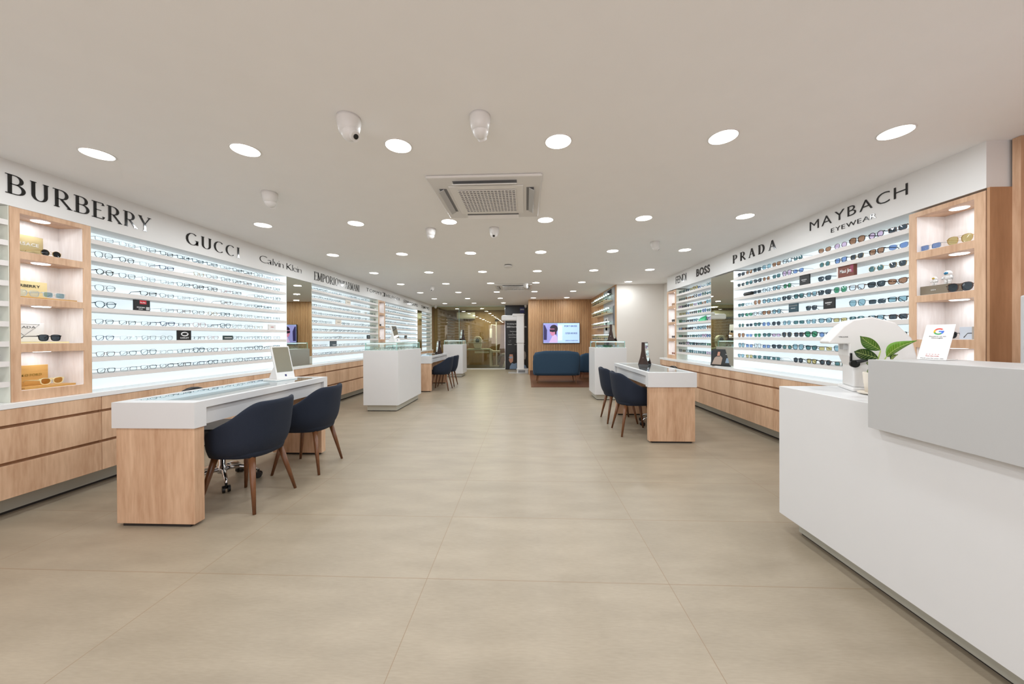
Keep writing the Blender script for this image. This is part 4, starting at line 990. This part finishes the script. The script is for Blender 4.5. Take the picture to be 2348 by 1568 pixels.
# small stand card on the ledge: multicoloured letter G, no code
qs = thing('review_card_stand', 'white slanted card stand with coloured letter on the ledge', 'sign', (1.766, 1.578, 1.107), R_(-69.8))
lean = R_(25.8)
def ql(mb): mb.v = [(x + (z)*math.sin(lean)*.0 + x*0, y + z*math.sin(lean), z*math.cos(lean)) for x, y, z in mb.v]; return mb
W2 = .044; H2 = .172
q = ql(B(-W2, W2, 0, .003, 0, H2)); qc = q.build('card', W_STONE, qs)
B(-W2, W2, 0, .09, 0, .003).build('foot', W_STONE, qs)
uyq = Vector((0, math.sin(lean), math.cos(lean)))
def gseg(a0, a1, m):
    pl = MB(); n_ = 8
    for i in range(n_):
        A0 = R_(a0 + (a1-a0)*i/n_); A1 = R_(a0 + (a1-a0)*(i+1)/n_)
        pl.prism([(.0155*math.cos(A0), .0155*math.sin(A0)), (.0155*math.cos(A1), .0155*math.sin(A1)), (.0105*math.cos(A1), .0105*math.sin(A1)), (.0105*math.cos(A0), .0105*math.sin(A0))][::-1], 0, .0006)
    o = Vector((0, 0, 0)) + uyq*.138 + Vector((0, -.0009, 0)); ux = Vector((1, 0, 0)); uz = ux.cross(uyq)
    to_wall(pl, o, ux, uyq, uz).build('letter_mark', m, qc)
gseg(45, 150, mat('g_red', (222, 62, 48), .5)); gseg(150, 205, mat('g_yellow', (244, 180, 0), .5)); gseg(205, 312, mat('g_green', (40, 160, 80), .5)); gseg(312, 360, mat('g_blue', (62, 122, 228), .5))
pl = MB().prism([(0, -.0025), (.0155, -.0025), (.0155, .0025), (0, .0025)], 0, .0006); to_wall(pl, uyq*.138 + Vector((0, -.0009, 0)), Vector((1, 0, 0)), uyq, Vector((1, 0, 0)).cross(uyq)).build('letter_mark', M['g_blue'], qc)
for txt, z, l, m in (('Review us on', .112, .05, INK), ('Google', .104, .034, INK), ('* * * * *', .024, .04, RED), ('Scan the code', .017, .04, RED), ('Thank you for your visit', .006, .07, GREYINK)):
    flat_text('lettering', txt, m, qc, tuple(uyq*z + Vector((-l/2, -.0009, 0))), (1, 0, 0), tuple(uyq), .0045, l, depth=.0004)
# lensmeter
# built in its own frame: u = image-right direction along the counter depth
vl = thing('lens_analyser', 'white domed lens measuring machine on the reception counter', 'optical instrument', (1.919, 2.086, .90), R_(-26))
side = [(-.02, .02), (.30, .02), (.305, .20), (.28, .30), (.20, .385), (.08, .42), (-.02, .405), (-.075, .37), (-.16, .28), (-.155, .268), (-.045, .268), (-.045, .20), (-.02, .14)]
side = [(u*.78 - .01, v) for u, v in side]
MB().prism(side, -.05, .13, 'y').build('housing', WHITE, vl, bevel=.012)
B(-.045, .235, -.10, .14, 0, .02).build('base', WHITE, vl, bevel=.005)
B(-.065, -.045, -.03, .03, .235, .268).build('eyepiece', LIGHTGREY, vl)
MB().cyl((-.025, -.07, .155), (-.025, -.05, .155), .021, .021, 24).build('dial', BLACK, vl)
MB().tube([(-.02, -.065, .165), (.03, -.065, .18), (.06, -.065, .182)], [.012, .007, .004], 8).build('lever', BLACK, vl)
B(-.042, -.034, -.06, -.045, .15, .215).build('lens_rest', BLACK, vl)
B(.03, .13, -.053, -.05, .05, .115).build('display_frame', W_STONE, vl); B(.05, .11, -.055, -.052, .06, .10).build('display', LIGHTGREY, vl)
flat_text('lettering', 'VISULENS', GREYINK, vl, (-.09, -.0508, .305), (1, 0, 0), (0, 0, 1), .007, .04)
# potted plant
pl_ = thing('potted_plant', 'cream patterned pot with variegated leafy plant behind the ledge', 'plant', (1.865, 1.925, .9))
MB().lathe([(0, 0), (.050, 0), (.066, .006), (.068, .012), (.05, .012), (0, .012)], 28).build('saucer', POTM, pl_, smooth=False)
MB().lathe([(0, .012), (.036, .012), (.042, .06), (.046, .115), (.044, .118), (.04, .105), (0, .10)], 28).build('pot', POTM, pl_, smooth=True)
pr = MB()
for i in range(7):
    z = .055+i*.006; r = .0425+i*.0004; pr.tube([(r*math.cos(a), r*math.sin(a), z) for a in [R_(-150+k*12) for k in range(12)]], .0006, 5)
pr.build('printed_lines', GREYINK, pl_)
def leaf(base, tip, width, curl, m=LEAF):
    base, tip = Vector(base), Vector(tip); ax = tip-base; L = ax.length; ax.normalize(); sd = ax.cross(Vector((0, 1, .25))).normalized(); nm = sd.cross(ax).normalized()
    n = 12; vs = []; fs = []
    for i in range(n+1):
        s = i/n; wv = width*math.sin(PI*min(1, s**.75))*(1 - .25*s) if 0 < i < n else .001
        mid = base + ax*L*s + nm*curl*math.sin(PI*s)
        for q_ in (-1, -.5, 0, .5, 1): vs.append(mid + sd*wv*q_ + nm*abs(q_)*wv*.35)
    for i in range(n):
        for q_ in range(4): a = i*5+q_; fs.append((a, a+1, a+6, a+5))
    lf = MB().add(vs, fs).build('leaf', m, pl_, smooth=True, solid=.0012)
    vn = MB()
    vn.tube([base + ax*L*(k/8) + nm*(curl*math.sin(PI*k/8)-.001) for k in range(8)], .0011, 5)
    for k in range(1, 10):
        s = k/10.5; c_ = base + ax*L*s + nm*curl*math.sin(PI*s)
        for sg2 in (-1, 1):
            wv = width*math.sin(PI*min(1, s**.75))*(1-.25*s)*.75; vn.tube([c_ + nm*-.0006, c_ + sd*sg2*wv + ax*wv*.6 + nm*(wv*.28-.0008)], .0006, 4)
    vn.build('vein', LEAFL, lf)
def stem(p0, p1, p2): MB().tube([p0, p1, p2], [.004, .0035, .0025], 8).build('stem', LEAFL, pl_, smooth=True)
stem((0, 0, .11), (-.005, -.02, .18), (-.008, -.04, .235)); stem((0, 0, .11), (.01, -.03, .17), (.012, -.05, .205)); stem((0, 0, .11), (.03, -.02, .16), (.05, -.05, .19))
leaf((-.008, -.04, .238), (-.134, -.065, .312), .031, .012)
leaf((-.018, -.04, .195), (-.155, -.055, .232), .032, .018, mat('leaf_dark', (34, 72, 22), .4, nv=.3, nscale=14))
leaf((.012, -.05, .205), (.137, -.075, .288), .036, .020, mat('leaf_bright', (104, 158, 34), .4, nv=.3, nscale=16))
leaf((.04, -.045, .185), (.09, -.03, .215), .018, .006, M['leaf_dark']); leaf((-.01, -.03, .165), (-.10, -.06, .172), .018, .006, M['leaf_dark']); leaf((0, -.02, .125), (-.085, -.05, .128), .016, .012)
mo = thing('monitor', 'edge of a grey screen at the right picture edge', 'monitor', (2.71, 1.87, .78), R_(0))
B(-.16, .16, -.01, .02, .28, .64).build('screen_case', LIGHTGREY, mo, bevel=.01); B(-.02, .02, .0, .03, .01, .3).build('neck', LIGHTGREY, mo); B(-.1, .1, -.07, .09, 0, .01).build('foot', LIGHTGREY, mo)
bk = thing('back_desk', 'low desk behind the reception counter', 'desk', (2.65, 1.2, 0)); B(-.3, .3, -1.0, .85, .74, .78).build('top', W_STONE, bk)
for sy in (-.98, .8): B(-.28, .28, sy, sy+.03, 0, .74).build('side', W_LAM, bk)

# black standee in front of right mirror
sd = thing('countertop_standee', 'black advertising standee with woman portrait before the right mirror', 'sign', (2.876, 5.17, .782), R_(-62))
MB().add([(-.19, 0, 0), (.19, 0, 0), (.185, .055, .245), (-.185, .055, .245), (-.19, .11, 0), (.19, .11, 0)], [(0, 1, 2, 3), (3, 2, 5, 4), (0, 4, 5, 1), (0, 3, 4), (1, 5, 2)]).build('board', BLACK, sd)
lnv = Vector((0, .055, .245)).normalized()
def sp(name, poly, m, k=.0006): mb_ = MB().prism(poly, k, k+.0005); to_wall(mb_, (0, 0, 0), Vector((1, 0, 0)), lnv, Vector((1, 0, 0)).cross(lnv)).build(name, m, sd)
sp('portrait', [(-.17, .02), (-.03, .02), (-.02, .12), (-.07, .17), (-.14, .12)], mat('beige_print', (170, 150, 136), .6))
sp('portrait', [(-.12, .14), (-.06, .14), (-.05, .22), (-.09, .24), (-.13, .21)], HAIRP, .0012); sp('portrait', [(-.105, .15), (-.065, .15), (-.065, .21), (-.10, .21)], SKIN, .0018)
sp('picture', [(.03, .05), (.13, .05), (.14, .12), (.04, .12)], mat('lens_stack_print', (130, 150, 170), .4)); flat_text('lettering', 'DIGITAL LENSES', WINK, sd, tuple(lnv*.17 + Vector((.02, -.001, 0))), (1, 0, 0), tuple(lnv), .012, .14)
B(-.15, .15, -.01, .0, 0, .015).build('foot_strip', BLACK, sd)

# ------------------------------------------------------------------ things inside the niches
def yo(side): return 1 if side == 'L' else -1
z1, z2, z3, z4 = 1.837, 1.512, 1.187, 0.857
def board(name, label, cat, x0, x1, y0, y1, z, h, m, txt=None, tm=WINK, th=.02, tl=.1, tz=.05):
    t = thing(name, label, cat, ((x0+x1)/2, (y0+y1)/2, z)); B(-(x1-x0)/2, (x1-x0)/2, -(y1-y0)/2, (y1-y0)/2, 0, h).build('board', m, t, bevel=.001)
    if txt: flat_text('lettering', txt, tm, t, ((x1-x0)/2+.0002, -tl/2, tz), (0, 1, 0), (0, 0, 1), th, tl, offset=.012, depth=.0015)
    return t
board('display_plaque', 'gold toned plaque with white lettering in top left niche', 'sign', -3.71, -3.69, 2.30, 2.50, z1, .15, OLIVE, 'VERSACE', WINK, .024, .15, .075)
board('display_plaque', 'cream plaque with black lettering in second left niche', 'sign', -3.71, -3.69, 2.30, 2.52, z2+.012, .125, YEL, 'BURBERRY', INK, .02, .14, .08)
tp = board('display_plaque', 'white plaque with triangle mark in third left niche', 'sign', -3.71, -3.69, 2.30, 2.50, z3+.012, .14, W_STONE, 'PRADA', GREYINK, .018, .11, .10)
MB().tube([(.011, -.085, .13), (.011, .075, .13), (.011, -.005, .045)], .0015, 6, closed=True).build('triangle_mark', GREYINK, tp)
board('display_plaque', 'oak plaque with faint lettering in bottom left niche', 'sign', -3.71, -3.69, 2.30, 2.52, z4+.016, .15, OAKB, 'TOM O FORD', GOLD, .018, .15, .07)
tag(B(-.075, .075, -.155, .155, 0, .011).build('oak_riser', OAKB, loc=(-3.645, 2.455, z2), bevel=.001), 'oak display block in second left niche', 'display stand')
tag(B(-.075, .075, -.13, .13, 0, .011).build('oak_riser', YEL, loc=(-3.645, 2.43, z3), bevel=.001), 'cream display base in third left niche', 'display stand')
tag(B(-.075, .075, -.14, .14, 0, .015).build('oak_riser', OAKB, loc=(-3.635, 2.45, z4), bevel=.001), 'oak display base in bottom left niche', 'display stand')
eyewear('sunglasses', 'oval black sunglasses with white bridge in top left niche', 'sunglasses', None, (-3.59, 2.475, z1+.001), .1, 'round', .0012, 'gold', 'black', True, True)
eyewear('sunglasses', 'grey shield sunglasses in second left niche', 'sunglasses', None, (-3.59, 2.49, z2+.012), .15, 'rect', .003, 'crystal', 'grey blue', True, True)
eyewear('eyeglasses', 'pale blue clear glasses in second left niche', 'glasses', None, (-3.60, 2.36, z2+.012), .2, 'wayfarer', .002, 'crystal', 'pale blue', True, True)
eyewear('sunglasses', 'black angular sunglasses in third left niche', 'sunglasses', None, (-3.585, 2.46, z3+.012), .12, 'wayfarer', .0035, 'black', 'dark grey', True, True)
eyewear('sunglasses', 'cream framed sunglasses with amber lenses in bottom left niche', 'sunglasses', None, (-3.585, 2.47, z4+.016), .12, 'cat', .005, 'cream', 'amber', True, True)
eyewear('sunglasses', 'blue tinted sunglasses in top right niche', 'sunglasses', None, (2.955, 2.645, z1+.001), PI-.05, 'rect', .001, 'silver', 'blue', True, True)
eyewear('sunglasses', 'gold aviator sunglasses with green lenses in top right niche', 'sunglasses', None, (2.955, 2.475, z1+.001), PI, 'aviator', .0012, 'gold', 'olive', True, True)
t = thing('gift_box', 'taupe oblong box with small lettering in second right niche', 'box', (3.0, 2.62, z2)); B(-.05, .05, -.085, .085, 0, .065).build('box', TAUPE, t, bevel=.001)
flat_text('lettering', 'DITA', WINK, t, (-.0502, .016, .028), (0, -1, 0), (0, 0, 1), .008, .03)
eyewear('sunglasses', 'dark round sunglasses with plum lenses in second right niche', 'sunglasses', None, (2.95, 2.47, z2+.001), PI, 'aviator', .0022, 'brown', 'dark grey', True, True)
def astronaut(label, loc, s, visor):
    t = thing('astronaut_figurine', label, 'figurine', loc, PI)
    b_ = MB(); b_.ball((0, 0, .040*s), .016*s, 14, (.85, 1, 1.15)); 
    for q_ in (-1, 1):
        b_.tube([(0, q_*.008*s, .03*s), (.002*s, q_*.010*s, .004*s)], [.0075*s, .007*s], 10); b_.ball((.003*s, q_*.010*s, .004*s), .008*s, 10, (1.2, 1, .5))
        b_.tube([(0, q_*.013*s, .05*s), (.006*s, q_*.022*s, .040*s), (.012*s, q_*.018*s, .032*s)], [.006*s, .0055*s, .005*s], 10)
    b_.build('suit', WHITE, t, smooth=True)
    MB().ball((0, 0, .066*s), .017*s, 16).build('helmet', WHITE, t, smooth=True)
    MB().ball((.006*s, 0, .066*s), .0135*s, 14, (1, 1, .8)).build('visor', visor, t, smooth=True)
    B(-.022*s, -.012*s, -.010*s, .010*s, .03*s, .055*s).build('backpack', LIGHTGREY, t, bevel=.002)
astronaut('small white astronaut figurine with yellow visor on the taupe box', (2.985, 2.645, z2+.0652), .80, mat('visor_gold', (206, 176, 70), .2, metal=.6))
astronaut('taller white astronaut figurine with blue visor on the taupe box', (2.985, 2.565, z2+.0652), 1.15, mat('visor_blue', (60, 130, 170), .2, metal=.6))
t = thing('gift_box', 'pale blue white box in third right niche', 'box', (3.05, 2.46, z3)); B(-.03, .03, -.07, .07, 0, .085).build('box', mat('pale_box', (200, 206, 216), .4), t, bevel=.001)
t = thing('gift_box', 'small taupe edged box at right of third right niche', 'box', (2.99, 2.40, z3)); B(-.03, .03, -.014, .014, 0, .085).build('box', mat('taupe_light', (176, 164, 152), .5), t, bevel=.001)
t = thing('display_wedge', 'brown wedge block in third right niche', 'display stand', (3.0, 2.66, z3)); MB().prism([(-.035, 0), (.03, 0), (.03, .09)], -.03, .03, 'y').build('wedge', WOODD, t)
eyewear('sunglasses', 'black sunglasses seen by their arms in third right niche', 'sunglasses', None, (3.02, 2.535, z3+.001), 0.4, 'wayfarer', .004, 'black', 'black', True, True)
for k, z in enumerate((z1, z2, z3, z4)):
    eyewear('sunglasses', f'sunglasses in far right niche, {ORD[k]} compartment from the top', 'sunglasses', 'sunglasses in the far right niche', (2.955, 7.05, z+.001), PI, ['round', 'wayfarer', 'cat', 'rect'][k], .003, ['gold', 'black', 'brown', 'rose'][k], ['brown', 'black', 'dark grey', 'brown'][k], True, False)
board('display_plaque', 'black plaque with white lettering in top of far left niche', 'sign', -3.71, -3.69, 8.24, 8.44, z1-.0, .14, BLACK, 'RAY-BAN', WINK, .02, .12, .09)
tag(B(-.04, .04, -.09, .09, 0, .05).build('gift_box', BLACK, loc=(-3.63, 8.35, z2)), 'low black box in second compartment of far left niche', 'box')
eyewear('eyeglasses', 'dark spectacles in third compartment of far left niche', 'glasses', None, (-3.60, 8.36, z3+.001), 0, 'round', .002, 'black', 'clear', False, False)
